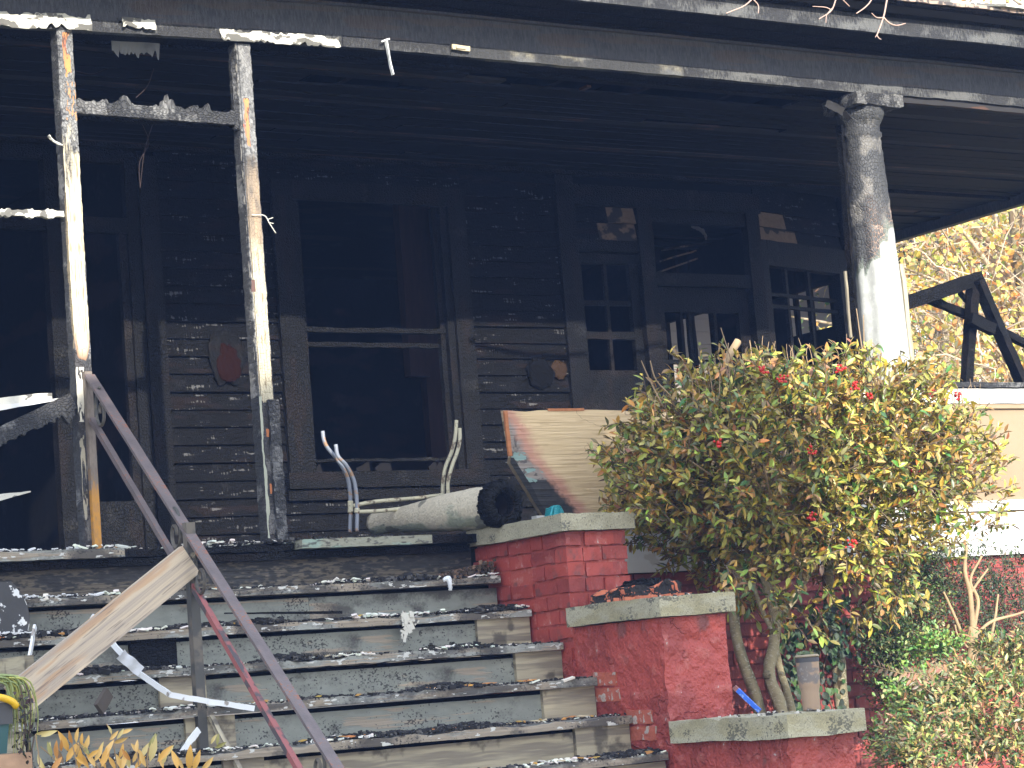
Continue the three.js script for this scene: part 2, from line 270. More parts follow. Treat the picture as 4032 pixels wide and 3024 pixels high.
M.ironOrange = surf(256, 1024, null, (u, v) => { const n = fb(u, v, 6, 40, 4, 159), k = sst(0.42, 0.3, v + 0.2 * (n - 0.5)); return [...mix3([0.15, 0.12, 0.095].map(c => c * (0.7 + 0.6 * n)), [0.42, 0.2, 0.035], k * (0.5 + n)), n]; }, { bump: 0.001, rough: 0.6 });
M.bark = surf(512, 512, [0.3, 0.3], (u, v) => { const n = fb(u, v, 5, 5, 5, 161), f = fb(u, v, 40, 24, 3, 162); let c = mix3([0.27, 0.225, 0.13], [0.15, 0.13, 0.075], sst(0.35, 0.65, n)); c = mix3(c, [0.36, 0.33, 0.25], 0.7 * sst(0.62, 0.7, f)); return [...c, 0.6 * f + 0.4 * n]; }, { bump: 0.005, rough: 0.85 });
M.barkTan = surf(256, 256, [0.3, 0.3], (u, v) => { const n = fb(u, v, 6, 14, 5, 165); return [...mix3([0.42, 0.3, 0.16], [0.24, 0.17, 0.1], n), n]; }, { bump: 0.004, rough: 0.85 });
M.twig = plain(0.3, 0.21, 0.12, 0.8); M.twigPink = plain(0.45, 0.3, 0.24, 0.8); M.twigDark = plain(0.12, 0.085, 0.055, 0.8);
M.soil = surf(512, 512, [2, 2], (u, v) => { const n = fb(u, v, 20, 20, 5, 171); return [0.06 + 0.08 * n, 0.05 + 0.055 * n, 0.03 + 0.03 * n, n]; }, { bump: 0.03, rough: 0.95 });
M.lawn = surf(512, 512, [3, 3], (u, v) => { const n = fb(u, v, 40, 40, 4, 175), k = fb(u, v, 4, 4, 4, 176); return [...mix3([0.05, 0.075, 0.02], [0.16, 0.12, 0.05], sst(0.4, 0.65, k)).map(c => c * (0.5 + n)), n]; }, { bump: 0.03, rough: 0.95 });
M.splinter = plain(0.5, 0.26, 0.1, 0.8);
M.orangeWood = surf(256, 512, [0.2, 0.6], (u, v) => { const g = fb(u, v, 20, 3, 4, 181); return [...mix3([0.5, 0.2, 0.075], [0.3, 0.1, 0.035], g), g]; }, {});
const mixMat = (a, b) => [a, b];
// ------------------------------------------------------------------ the burnt house and its porch
const ZW = -2.4;
const house = thing('burnt_house', 'fire-gutted wooden house with blackened porch, charred posts and clapboard wall', 'house', V(3.2, -0.25, -1.2));
const R1 = rng(11);
const clap = (x0, x1, y0, h, z) => slab(x1 - x0, h, 0.022, { fn: (q, a, b) => { if (b > 0.5) q.z -= 0.024; else q.y -= 0.0; q.z += 0.004 * n3(q.x * 3 + y0 * 40, y0 * 9, 2); } , nx: 3 }).translate((x0 + x1) / 2, y0 + h / 2, z);
{ // clapboards, one plank each
  const rowH = 0.107;
  for (let r = 0; r < 24; r++) {
    const y = 0.03 + r * rowH; const segs = [];
    segs.push([1.56, y > 0.44 && y < 2.3 ? 2.32 : 2.32]); 
    if (y < 0.42 || y > 2.38) segs.push([2.32, 3.7]);
    segs.push([3.7, 4.44]);
    for (const [a, b] of segs) if (b - a > 0.1) part(house, 'plank', clap(a, b, y + (R1() - 0.5) * 0.006, rowH + 0.012, ZW + (R1() - 0.5) * 0.004), r < 2 && a < 2.4 ? M.charFine : M.charFine);
  }
  // boarded strips above the side windows keep patches of bare scorched wood
  for (const [x0, x1, y0, y1, m] of [[4.58, 4.86, 2.25, 2.36, 'charFine'], [4.86, 5.1, 2.25, 2.36, 'scorch'], [4.58, 4.78, 2.13, 2.25, 'charFine'], [4.78, 5.1, 2.13, 2.25, 'scorch']]) part(house, 'plank', clap(x0, x1, y0, y1 - y0, ZW - 0.01), M[m]);
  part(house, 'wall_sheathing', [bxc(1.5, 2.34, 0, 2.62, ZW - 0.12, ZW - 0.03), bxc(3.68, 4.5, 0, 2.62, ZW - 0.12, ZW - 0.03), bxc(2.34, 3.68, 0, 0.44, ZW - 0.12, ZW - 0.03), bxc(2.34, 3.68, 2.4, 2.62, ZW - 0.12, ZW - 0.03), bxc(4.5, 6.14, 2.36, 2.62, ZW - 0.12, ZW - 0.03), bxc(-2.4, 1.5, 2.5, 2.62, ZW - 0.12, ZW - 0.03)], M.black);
}
const rb = (x0, x1, y0, y1, z0, z1, o = {}) => bxc(x0, x1, y0, y1, z0, z1, { grain: (y1 - y0) > (x1 - x0) ? 'y' : 'x', rough: 0.004, nx: Math.max(1, Math.round((x1 - x0) / 0.06)), ny: Math.max(1, Math.round((y1 - y0) / 0.06)), freq: 22, ...o });
part(house, 'corner_board', rb(4.43, 4.575, 0, 2.6, ZW, ZW + 0.035), M.char);
part(house, 'corner_board', rb(1.44, 1.56, 0, 2.52, ZW, ZW + 0.03), M.char);
part(house, 'door_casing', rb(1.36, 1.44, 0, 2.5, ZW - 0.05, ZW + 0.012), M.char);
part(house, 'door_casing', rb(0.85, 0.99, 0, 2.5, ZW - 0.06, ZW + 0.02), M.char);
{ // entry: open doorway, side light with kick panel, transom
  part(house, 'transom_bar', rb(0.98, 1.37, 2.05, 2.14, ZW - 0.05, ZW + 0.005), M.char);
  part(house, 'transom_bar', rb(-2.2, 0.86, 2.05, 2.14, ZW - 0.05, ZW + 0.005), M.char);
  part(house, 'header', rb(-2.2, 1.45, 2.47, 2.6, ZW - 0.05, ZW + 0.01), M.char);
  const sl = part(house, 'sidelight', [rb(0.98, 1.05, 0.45, 2.05, ZW - 0.05, ZW - 0.01), rb(1.31, 1.37, 0.45, 2.05, ZW - 0.05, ZW - 0.01)], M.char);
  part(sl, 'kick_panel', rb(0.98, 1.37, 0, 0.46, ZW - 0.05, ZW - 0.015), M.char);
  part(house, 'door_casing', rb(-2.3, -2.1, 0, 2.5, ZW - 0.06, ZW + 0.02), M.char);
}
{ // big front window
  const w = part(house, 'window', [rb(2.32, 2.46, 0.5, 2.42, ZW, ZW + 0.035), rb(3.58, 3.71, 0.5, 2.42, ZW, ZW + 0.035), rb(2.46, 3.58, 2.3, 2.42, ZW, ZW + 0.032)], M.char);
  part(w, 'jamb', rb(2.46, 2.5, 0.56, 2.3, ZW - 0.12, ZW + 0.01), M.char); part(w, 'jamb', rb(3.53, 3.58, 0.56, 2.3, ZW - 0.12, ZW + 0.01), M.char);
  part(w, 'sash', rb(2.5, 2.535, 0.6, 2.3, ZW - 0.07, ZW - 0.03), M.char); part(w, 'sash', rb(3.495, 3.53, 0.6, 2.3, ZW - 0.07, ZW - 0.03), M.char);
  part(w, 'meeting_rail', rb(2.5, 3.53, 1.478, 1.508, ZW - 0.06, ZW - 0.02, { rough: 0.008 }), M.char);
  part(w, 'meeting_rail', rb(2.5, 3.53, 1.392, 1.422, ZW - 0.1, ZW - 0.06, { rough: 0.008 }), M.char);
  part(w, 'bottom_rail', rb(2.5, 3.53, 0.668, 0.686, ZW - 0.07, ZW - 0.03, { rough: 0.009 }), M.char);
  part(w, 'sill', [rb(2.3, 3.73, 0.5, 0.6, ZW - 0.1, ZW + 0.055), rb(2.3, 3.73, 0.43, 0.5, ZW - 0.02, ZW + 0.03)], M.char);
  const shardM = sooty(0.012, 0.011, 0.011), sh = []; for (const [x, a] of [[2.88, 0.08], [3.03, 0.1], [2.57, 0.04], [3.38, 0.05], [3.44, 0.05]]) { const s = new THREE.Shape(); s.moveTo(-a * 0.6, 0); s.lineTo(a * 0.5, 0); s.lineTo(a * (0.9 * h2(x * 100 | 0, 3) - 0.3), 0.08); s.lineTo(-a * 0.2, 0.045 + 0.03 * h2(x * 100 | 0, 7)); s.lineTo(-a * 0.75, 0.03); const g = new THREE.ExtrudeGeometry(s, { depth: 0.003, bevelEnabled: false }); g.translate(x, 0.6, ZW - 0.05); sh.push(g); }
  sh.forEach(g => part(w, 'glass_shard', g, shardM)); }
{ // two burn marks on the clapboards
  const crust = (u, v, ru, rv2, s, z) => { const c = at(u, v, { z }), a = Math.abs(at(u + ru, v, { z }).x - c.x), b = Math.abs(at(u, v + rv2, { z }).y - c.y); const g = new THREE.CylinderGeometry(1, 1, 0.02, 48, 1), sp = new THREE.SphereGeometry(1, 40, 24), p = sp.attributes.position; for (let i = 0; i < p.count; i++) { const x = p.getX(i), y = p.getY(i), zz = p.getZ(i), an = Math.atan2(y, x), k = 1 + 0.14 * n3(Math.cos(an) * 2.2 + s, Math.sin(an) * 2.2, s) + 0.06 * n3(x * 9, y * 9, s); p.setXYZ(i, x * a * k, y * b * k, zz * 0.012 + 0.006 * n3(x * 14, y * 14, s)); } sp.computeVertexNormals(); return sp.translate(c.x, c.y, z); };
  part(house, 'burn_mark', crust(893, 1400, 74, 118, 3, ZW + 0.022), M.char, { label: 'dark oval burn mark between the doorway and the second post' });
  part(house, 'burn_mark', crust(902, 1432, 46, 84, 5, ZW + 0.032), sooty(0.013, 0.0045, 0.003), { label: 'reddish brown heart of the oval burn mark' });
  part(house, 'burn_mark', crust(2128, 1470, 54, 62, 7, ZW + 0.024), M.black, { label: 'black round burn mark right of the big window' });
  part(house, 'burn_mark', crust(2200, 1455, 30, 40, 9, ZW + 0.014), sooty(0.032, 0.019, 0.011), { label: 'tan scorched patch beside the black burn mark' });
}

{ // side light and door on the right of the corner
  part(house, 'header', rb(4.57, 6.16, 2.36, 2.5, ZW - 0.04, ZW + 0.02), M.char);
  part(house, 'header', rb(5.21, 6.04, 2.27, 2.36, ZW - 0.05, ZW + 0.0), M.char);
  const w = part(house, 'window', [rb(4.575, 5.1, 2.05, 2.13, ZW - 0.05, ZW + 0.005), rb(4.575, 5.1, 1.97, 2.04, ZW - 0.06, ZW - 0.02)], M.char);
  part(w, 'sash', [rb(4.575, 4.63, 1.2, 2.0, ZW - 0.07, ZW - 0.03), rb(5.02, 5.1, 1.2, 2.0, ZW - 0.07, ZW - 0.03), rb(4.63, 5.02, 1.46, 1.51, ZW - 0.07, ZW - 0.03), rb(4.63, 5.02, 1.2, 1.25, ZW - 0.07, ZW - 0.03)], M.char);
  part(w, 'muntin', rb(4.815, 4.84, 1.25, 1.98, ZW - 0.065, ZW - 0.04), M.char); part(w, 'muntin', rb(4.63, 5.02, 1.69, 1.725, ZW - 0.066, ZW - 0.042), M.char);
  part(w, 'kick_panel', rb(4.575, 5.1, 0, 1.2, ZW - 0.06, ZW - 0.02), M.char);
  part(house, 'door_casing', rb(5.09, 5.21, 0, 2.37, ZW - 0.05, ZW + 0.02), M.char);
  part(house, 'door_casing', rb(6.03, 6.14, 0, 2.37, ZW - 0.05, ZW + 0.02), M.char);
  part(house, 'transom_bar', rb(5.21, 6.03, 1.83, 1.92, ZW - 0.05, ZW + 0.005), M.char);
  const d = part(house, 'door', [rb(5.21, 5.3, 0, 1.83, ZW - 0.09, ZW - 0.05), rb(5.94, 6.03, 0, 1.83, ZW - 0.09, ZW - 0.05), rb(5.3, 5.94, 1.66, 1.83, ZW - 0.09, ZW - 0.05), rb(5.3, 5.94, 0, 0.9, ZW - 0.09, ZW - 0.05)], M.char);
  for (const x of [5.5, 5.72]) part(d, 'muntin', rb(x, x + 0.028, 0.9, 1.66, ZW - 0.085, ZW - 0.055), M.char);
  part(d, 'muntin', rb(5.3, 5.94, 1.3, 1.33, ZW - 0.084, ZW - 0.056), M.char);
  // torn papers and fallen laths seen through the transom
  const bits = [[2608, 985, 2780, 955], [2600, 1028, 2740, 988], [2585, 1075, 2745, 1018]];
  bits.forEach(([a, b, c, e]) => part(house, 'fallen_lath', beam(at(a, b, { z: ZW - 0.5 }), at(c, e, { z: ZW - 0.5 }), 0.012, 0.02, { rough: 0.003 }), M.scorch));
  const tp = []; for (const [u, v] of [[2722, 892], [2760, 905], [2778, 930], [2780, 945]]) tp.push(at(u, v, { z: ZW - 0.5 }));
  part(house, 'torn_paper', tube(tp, t => 0.006 + 0.012 * Math.sin(t * 3), { m: 4, rough: 0.5, n: 14 }), plain(0.3, 0.28, 0.26));
}
const BAY = 14 * D2R; let SIDE_X = 7.4, SIDE_Z = -2.7;
{ // angled bay with its window, receding to the right
  const A = V(6.14, 0, ZW - 0.02), dir = V(Math.cos(BAY), 0, -Math.sin(BAY)), nrm = V(Math.sin(BAY), 0, Math.cos(BAY)), L = 1.0;
  const q = new THREE.Quaternion().setFromAxisAngle(V(0, 1, 0), BAY), mt = new THREE.Matrix4().compose(A, q, V(1, 1, 1));
  const lb = (s0, s1, y0, y1, d0, d1) => rb(s0, s1, y0, y1, d0, d1).applyMatrix4(mt);
  for (const [a, b, y, m] of [[0, 0.34, 2.28, 'scorch'], [0.34, L, 2.28, 'charFine'], [0, 0.46, 2.17, 'scorch'], [0.46, L, 2.17, 'charFine']]) part(house, 'plank', clap(a, b, y, 0.12, 0.0).applyMatrix4(mt), M[m]);
  part(house, 'plank', clap(0.0, L, 2.39, 0.2, 0.0).applyMatrix4(mt), M.charFine);
  for (let r = 0; r < 9; r++) part(house, 'plank', clap(0.0, L, 0.03 + r * 0.107, 0.118, 0.0).applyMatrix4(mt), M.charFine);
  const s = (u, v) => onPlane(u, v, A, nrm).sub(A).dot(dir);
  const yA = (u, v) => onPlane(u, v, A, nrm).y;
  const s1 = s(3300, 1150);
  const w = part(house, 'window', [lb(-0.02, 0.07, 0.98, 2.18, -0.05, 0.03), lb(s1, s1 + 0.12, 0.98, 2.18, -0.05, 0.03), lb(0.07, s1, 2.0, 2.18, -0.05, 0.03), lb(0.07, s1, 0.98, 1.08, -0.05, 0.05)], M.char);
  const yt = yA(3180, 1170), yb = 1.08, yt2 = 2.0;
  for (const f of [0.3, 0.62]) part(w, 'muntin', lb(0.07 + (s1 - 0.07) * f - 0.013, 0.07 + (s1 - 0.07) * f + 0.013, yb, yt2, -0.045, -0.015), M.char);
  for (const yy of [yA(3180, 1170), yA(3180, 1215), 1.3]) part(w, 'muntin', lb(0.07, s1, yy - 0.012, yy + 0.012, -0.044, -0.016), M.char);
  part(house, 'corner_board', lb(s1 + 0.12, s1 + 0.26, 0, 2.6, -0.02, 0.035), M.char);
  const E2 = A.clone().addScaledVector(dir, s1 + 0.26);
  SIDE_X = E2.x; SIDE_Z = E2.z;
}
{ // gutted room behind the wall: floor, ceiling, far wall with two burnt-out openings, studs
  const zb = -6.8;
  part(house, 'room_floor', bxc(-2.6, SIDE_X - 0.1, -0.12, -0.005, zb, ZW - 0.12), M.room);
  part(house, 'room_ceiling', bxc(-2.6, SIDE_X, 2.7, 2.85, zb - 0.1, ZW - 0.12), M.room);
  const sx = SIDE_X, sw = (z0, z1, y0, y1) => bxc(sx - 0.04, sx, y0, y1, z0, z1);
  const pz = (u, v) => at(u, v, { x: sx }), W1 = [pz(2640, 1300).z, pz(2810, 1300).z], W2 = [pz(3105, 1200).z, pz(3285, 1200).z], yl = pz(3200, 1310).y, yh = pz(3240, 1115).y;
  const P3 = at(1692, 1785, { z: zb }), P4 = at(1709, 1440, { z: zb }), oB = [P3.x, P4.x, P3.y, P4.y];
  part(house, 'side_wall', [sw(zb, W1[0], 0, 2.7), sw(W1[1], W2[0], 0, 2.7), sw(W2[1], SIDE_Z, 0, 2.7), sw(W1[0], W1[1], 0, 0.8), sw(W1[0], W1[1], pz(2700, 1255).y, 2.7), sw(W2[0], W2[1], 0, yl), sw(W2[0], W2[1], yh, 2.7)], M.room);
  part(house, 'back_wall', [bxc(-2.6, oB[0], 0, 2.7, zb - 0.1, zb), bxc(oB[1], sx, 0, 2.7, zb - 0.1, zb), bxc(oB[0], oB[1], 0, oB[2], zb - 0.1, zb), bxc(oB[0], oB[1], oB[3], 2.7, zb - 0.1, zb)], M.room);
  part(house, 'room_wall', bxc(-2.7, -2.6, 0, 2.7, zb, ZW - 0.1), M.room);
  for (let k = 1; k < 4; k++) part(house, 'cross_bar', rb(oB[0], oB[1], mix(oB[2], oB[3], k / 4) - 0.03, mix(oB[2], oB[3], k / 4) + 0.03, zb - 0.06, zb - 0.02), M.black);
  for (const [u0, u1] of [[2690, 2708], [2745, 2755], [3160, 3172], [3222, 3232]]) { const a = pz(u0, 1250), b = pz(u1, 1250); part(house, 'stud', bxc(sx - 0.08, sx - 0.05, 0.3, 2.7, a.z, b.z, { grain: 'y', ny: 20, rough: 0.006 }), M.room); }
  { const a = pz(3100, 1165), b = pz(3290, 1165); part(house, 'cross_bar', bxc(sx - 0.1, sx - 0.06, a.y - 0.02, a.y + 0.02, a.z - 0.1, b.z + 0.1, { grain: 'z', nz: 20, rough: 0.004 }), M.room); }
  part(house, 'stud', rb(4.2, 4.34, 0, 2.7, -3.9, -3.82), M.brownBoard, { label: 'reddish brown stud behind the big window' });
  { const a = atp(862, 560, { z: -3.4 }), b = atp(905, 560, { z: -3.4 }); part(house, 'stud', bxc(a.x, b.x, 1.35, 2.68, -3.44, -3.36, { grain: 'y', rough: 0.006, ny: 20 }), M.brownBoard, { label: 'reddish brown board hanging behind the big window' }); }
  part(house, 'porch_floor', bxc(-2.6, 8.6, -0.06, -0.004, -4.6, -0.06), M.room);
  part(house, 'partition', bxc(1.5, 1.6, 0, 2.7, -6.8, ZW - 0.12), M.room);
}
{ // porch ceiling boards, joists, roof
  const w = 0.088; let k = 0;
  for (let z = -0.2; z > -4.6; z -= w, k++) {
    const runs = z > ZW - 0.1 ? [[-2.6, 1.3 + R1() * 2], [0, 0]] : [[6.2, 7.4 + R1()], [0, 0]]; runs[1] = [runs[0][1] + 0.004, 8.55];
    if (k === 2 || k === 3) { runs[0] = [-2.6, 2.55 + (k - 2) * 0.3]; runs[1] = [4.9, 8.55]; if (k === 3) runs.push([3.4, 3.43]); }
    if (k === 5 || k === 6) { runs[0] = [-2.6, 1.7]; runs[1] = [2.3 + 0.2 * (k - 5), 8.55]; }
    if (k === 9) { runs[0] = [-2.6, 4.2]; runs[1] = [5.3, 8.55]; }
    for (const [a, b] of runs) if (b - a > 0.02) { const dz = (R1() - 0.5) * 0.004, dy = R1() * 0.006; part(house, 'ceiling_board', bxc(a, b, 2.585 - dy, 2.6 - dy, z - w + 0.008 + dz, z + dz, { nx: 12, fn: (q) => { q.y -= 0.012 * Math.max(0, n3(q.x * 1.1, k * 3.1, 4)); } }), k % 7 === 3 ? M.redChar : M.charPlain); }
  }
  for (let x = -2.3; x < 8.6; x += 0.61) part(house, 'joist', bxc(x, x + 0.045, 2.605, 2.72, x > 6.3 ? -4.6 : ZW, -0.2, { grain: 'z' }), M.room);
  part(house, 'roof_deck', [slab(12.4, 0.04, 3.2).rotateX(0.36).translate(3.2, 3.47, -1.0), bxc(-2.7, 8.9, 2.74, 2.76, -4.7, -0.2)], M.black);
  part(house, 'roof_end', bxc(8.55, 8.62, 2.5, 2.8, -4.7, -0.04, { grain: 'z' }), M.beamChar);
  part(house, 'ceiling_trim', bxc(-2.6, 8.55, 2.555, 2.6, -2.4, -2.34), M.char);
}
const sag = q => { q.y -= 0.05 * sst(1.7, -0.6, q.x) + 0.004 * n3(q.x * 1.4, 3, 5); };
const sagG = g => { const p = g.attributes.position, q = V(0, 0, 0); for (let i = 0; i < p.count; i++) { q.fromBufferAttribute(p, i); sag(q); p.setY(i, q.y); } g.computeVertexNormals(); return g; };
{ // beam and cornice along the front
  const X0 = -2.8, X1 = 9.2, lng = (y0, y1, z0, z1, o = {}) => sagG(bxc(X0, X1, y0, y1, z0, z1, { nx: 240, rough: 0.002, freq: 30, ...o }));
  part(house, 'frieze_board', lng(2.6, 2.775, -0.045, -0.012), M.beamChar);
  for (const [a, b, m] of [[X0, 1.55, 'ashDark'], [1.553, 2.2, 'ashDark'], [2.203, 3.75, 'ashBoard'], [3.753, 5.4, 'ashDark'], [5.403, X1, 'ashDark']]) part(house, 'frieze_trim', sagG(bxc(a, b, 2.552, 2.612, -0.045, 0, { nx: Math.round((b - a) * 20), rough: 0.004, freq: 30 })), M[m]);
  part(house, 'beam_underside', lng(2.565, 2.6, -0.2, -0.046), M.char);
  part(house, 'beam_back', lng(2.55, 2.7, -0.23, -0.2), M.char);
  part(house, 'moulding', lng(2.768, 2.788, -0.02, 0.02), M.beamChar);
  part(house, 'moulding', lng(2.782, 2.8, 0.0, 0.075), M.char);
  part(house, 'soffit_board', [lng(2.79, 2.806, 0.076, 0.21), lng(2.793, 2.81, 0.214, 0.4)], M.char);
  part(house, 'cornice_board', lng(2.783, 2.885, 0.4, 0.425, { rough: 0.003 }), M.ashDark);
  const cs = new THREE.Shape([[0.4, 2.886], [0.43, 2.886], [0.445, 2.9], [0.455, 2.93], [0.49, 2.95], [0.5, 2.962], [0.4, 2.962]].map(a => new THREE.Vector2(-a[0], a[1])));
  const cg = new THREE.ExtrudeGeometry(cs, { depth: X1 - X0, steps: 120, bevelEnabled: false }); cg.rotateY(Math.PI / 2).translate(X0, 0, 0);
  part(house, 'crown_moulding', sagG(cg), M.char);
  part(house, 'roof_edge', lng(2.963, 2.982, 0.3, 0.515, { rough: 0.006 }), plainEdge());
  part(house, 'roof_paper', sagG(bxc(X0, X1, 2.983, 3.0, -0.5, 0.525, { nx: 300, rough: 0.006, freq: 9, fn: (q, a, b, c) => { if (c > 0.5) q.z += 0.03 * n3(q.x * 5, 1, 1); q.y += 0.34 * Math.max(0, 0.5 - (q.z + 0.5)) * 0.7; } })), M.flake);
  // blistered paint left on the beam
  const strips = [[-10, 42, 196, 50, 40, 1], [262, 48, 334, 55, 26, 2], [476, 75, 732, 92, 30, 3]];
  for (const [u0, v0, u1, v1, h, s] of strips) {
    const a = atp(u0, v0, { z: 0.01 }), b = atp(u1, v1, { z: 0.01 }), L = b.x - a.x, H = h * 0.0021;
    const g = slab(L, H, 0.006, { nx: Math.round(L / 0.012), ny: 3, fn: (q, x, y) => { const n = n3(q.x * 22 + s * 9, 3, s) * 0.5 + n3(q.x * 60, s, 7) * 0.5; if (y < 0.4) q.y += H * 0.5 * Math.max(0, n); else if (y > 0.9) q.y -= H * 0.35 * Math.max(0, -n); q.z += 0.012 * n3(q.x * 20, q.y * 20, s) + (y < 0.4 ? 0.012 : 0); } });
    const ang = Math.atan2(b.y - a.y, L); g.rotateZ(ang).translate((a.x + b.x) / 2, (a.y + b.y) / 2, 0.012);
    part(house, 'paint_strip', g, M.flake);
  }
  { const a = atp(833, 86, { z: 0.03 }), b = atp(848, 162, { z: 0.03 }); part(house, 'hanging_paint_strip', beam(a, b, 0.022, 0.006, { rough: 0.004, nx: 14 }), M.vinyl); part(house, 'hanging_paint_strip', beam(atp(824, 90, { z: 0.03 }), atp(842, 84, { z: 0.03 }), 0.008, 0.006, { rough: 0.003, nx: 4 }), M.vinyl); }
  { const a = atp(976, 101, { z: 0.02 }), b = atp(1014, 106, { z: 0.02 }); part(house, 'metal_bracket', [beam(a, b, 0.028, 0.012, { rough: 0.003, nx: 6 }), beam(a.clone().add(V(0.02, -0.004, 0.01)), b.clone().add(V(-0.03, 0.0, 0.01)), 0.012, 0.01, { nx: 3 })], plain(0.5, 0.42, 0.28, 0.6)); }
  { // curled flashing torn off behind the beam
    const a = atp(240, 84, { z: -0.18 }), b = atp(345, 100, { z: -0.18 }), L = b.x - a.x, H = 0.085;
    const g = slab(L, H, 0.003, { nx: 40, ny: 5, fn: (q, x, y) => { const t = 1 - y, n = n3(x * 9, 2, 3) * 0.5 + n3(x * 26, 5, 1) * 0.4; q.y -= t * H * (0.1 + 0.5 * n) - t * 0.02; q.z += 0.03 * n3(q.x * 14, q.y * 10, 6) * t; } });
    part(house, 'torn_flashing', g.translate((a.x + b.x) / 2, (a.y + b.y) / 2 - H * 0.4, -0.18), plain(0.2, 0.2, 0.2, 0.6));
  }
}
function plainEdge() { // lit roof edge
  return surf(512, 256, [0.8, 0.4], (u, v) => { const n = fb(u, v, 30, 8, 4, 201), k = sst(0.5, 0.6, n); return [...mix3([0.38, 0.27, 0.2], [0.07, 0.06, 0.055], k), n]; }, { bump: 0.004 }); }
// ------------------------------------------------------------------ porch posts
const cA = charFn(0.05, 0.26, 0.45, 46, 60, 207, 0.1), cB = charFn(0.045, 0.2, 0.47, 50, 66, 211, 0.1);
function postMat(fn) { return surf(256, 2048, null, fn, { bump: 0.007, rough: 0.72 }); }
const palewood = (x, y, s) => { const g = fb(x * 3, y, 12, 3, 4, s), k = sst(0.62, 0.7, fb(x * 2, y, 16, 14, 4, s + 1)); return [...mix3([0.5, 0.44, 0.31].map(c => c * (0.7 + 0.5 * g)), [0.2, 0.14, 0.08], k * 0.85), 0.6 + 0.2 * g]; };
const post1M = postMat((u, v) => {
  const y = v * 2.5, fr = u > 0.4, fu = (u - 0.4) / 0.6, n = fb(u, v, 6, 30, 4, 221) - 0.5, up = sst(0.85, 0.95, y + 0.2 * n);
  let c = up > 0.5 ? cA(y, u * 0.16) : cB(y, u * 0.16);
  const lo = 0.9 + 0.09 * Math.pow(Math.abs(fu - 0.5) * 2, 3) + 0.04 * n, hi = 1.72 + 0.5 * n;
  const P = palewood(u, v * 2.5, 225);
  if (fr && y > lo && fu < 0.97 + 0.2 * n) { const k = 1 - sst(hi, hi + 0.3, y + 0.3 * (fb(u, v, 20, 60, 3, 227) - 0.5)); c = mix3(c, P, k).concat(mix(c[3], P[3], k)); if (y < lo + 0.05) c = mix3([0.2, 0.1, 0.05], c, (y - lo) / 0.05).concat(0.4); }
  if (!fr && y > 0.95 && u > 0.3 + 0.2 * n) { const k = 1 - sst(1.5, 1.95, y + 0.6 * n); c = mix3(c, [0.42, 0.33, 0.2], 0.8 * k).concat(c[3]); }
  if (fr && y > 2.24 + 0.2 * n && y < 2.48 && fu > 0.36 + 0.5 * n && fu < 0.7 + 0.5 * n) c = fb(u, v, 24, 120, 3, 233) > 0.64 ? [0.12, 0.06, 0.04, 0.3] : [0.45 + 0.2 * n, 0.19 + 0.2 * n, 0.07, 0.5];
  if (fr && y > 2.05 && y < 2.24 && fb(u, v, 18, 90, 3, 229) > 0.6 && fu > 0.3) c = [0.42, 0.22, 0.1, 0.5];
  const e = fb(u, v, 10, 40, 4, 231);
  if (y > 0.6 && y < 0.86 && fr && fu < 0.42 + 0.4 * (e - 0.5) && e > 0.36) c = [0.62, 0.58, 0.48, 0.7];
  if (y > 0.1 && y < 0.6 && fr && fu < 0.3 && e > 0.56) c = [0.33, 0.3, 0.23, 0.7];
  return c;
});
const post2M = postMat((u, v) => {
  const y = v * 2.5, fr = u > 0.4, fu = (u - 0.4) / 0.6, n = fb(u, v, 6, 30, 4, 241) - 0.5;
  let c = y > 0.72 ? cA(y, u * 0.16) : cB(y, u * 0.16);
  const P = palewood(u, v * 2.5, 245), T = mix3([0.36, 0.26, 0.16], [0.2, 0.16, 0.12], fb(u, v, 12, 20, 4, 246));
  if (fr && y > 0.7 + 0.05 * n && fu > 0.08 && fu < 0.96) { const a = 1 - sst(1.38, 1.52, y + 0.2 * n), b = 1 - sst(1.6, 2.0, y + 0.5 * n); c = mix3(mix3(c, T, b), P, a).concat(c[3] * 0.5 + 0.3); }
  if (fr && Math.abs(fu - 0.14) < 0.02 && y > 0.3) c = [0.02, 0.02, 0.02, 0.1];
  if (fr && y > 1.97 + 0.1 * n && y < 2.22 && fu > 0.3 + 0.4 * n && fu < 0.58 + 0.4 * n) c = fb(u, v, 20, 90, 3, 253) > 0.66 ? [0.06, 0.035, 0.03, 0.3] : [0.45 + 0.25 * n, 0.17 + 0.2 * n, 0.08, 0.5];
  if (fr && y > 1.24 && y < 1.3 && fu < 0.25) c = [0.1, 0.05, 0.04, 0.2];
  if (y < 0.72 && fr && fu > 0.02 && fu < 0.17 + 0.3 * n) c = [0.36, 0.37, 0.29, 0.7];
  if (y < 0.7 && fr && fu > 0.35 && ((y > 0.52 && y < 0.56) || (y > 0.24 && y < 0.29)) && fb(u, v, 14, 60, 3, 249) > 0.5) c = [0.5, 0.17, 0.06, 0.5];
  if (!fr && u > 0.3 && y > 0.9 && fb(u, v, 20, 60, 3, 251) > 0.62) c = [0.5, 0.46, 0.4, 0.6];
  return c;
});
const postUV = (x, y, z, ax, s) => [ax === 2 ? 0.4 + 0.6 * Math.min(1, Math.max(0, x)) : 0.4 * Math.min(1, Math.max(0, z)), y];
const postG = (w, d, h, s) => slab(w, h, d, { nx: 4, nz: 3, ny: 160, rough: 0.0045, freq: 42, seed: s, uvFn: postUV });
part(house, 'porch_post', postG(0.08, 0.08, 2.52, 31).translate(0.02, 1.26, -0.042), post1M, { label: 'left porch post, pale bare wood below its charred top' });
part(house, 'porch_post', postG(0.082, 0.085, 2.52, 33).translate(0.975, 1.26, -0.045), post2M, { label: 'second porch post, with an orange scorched patch near its top' });
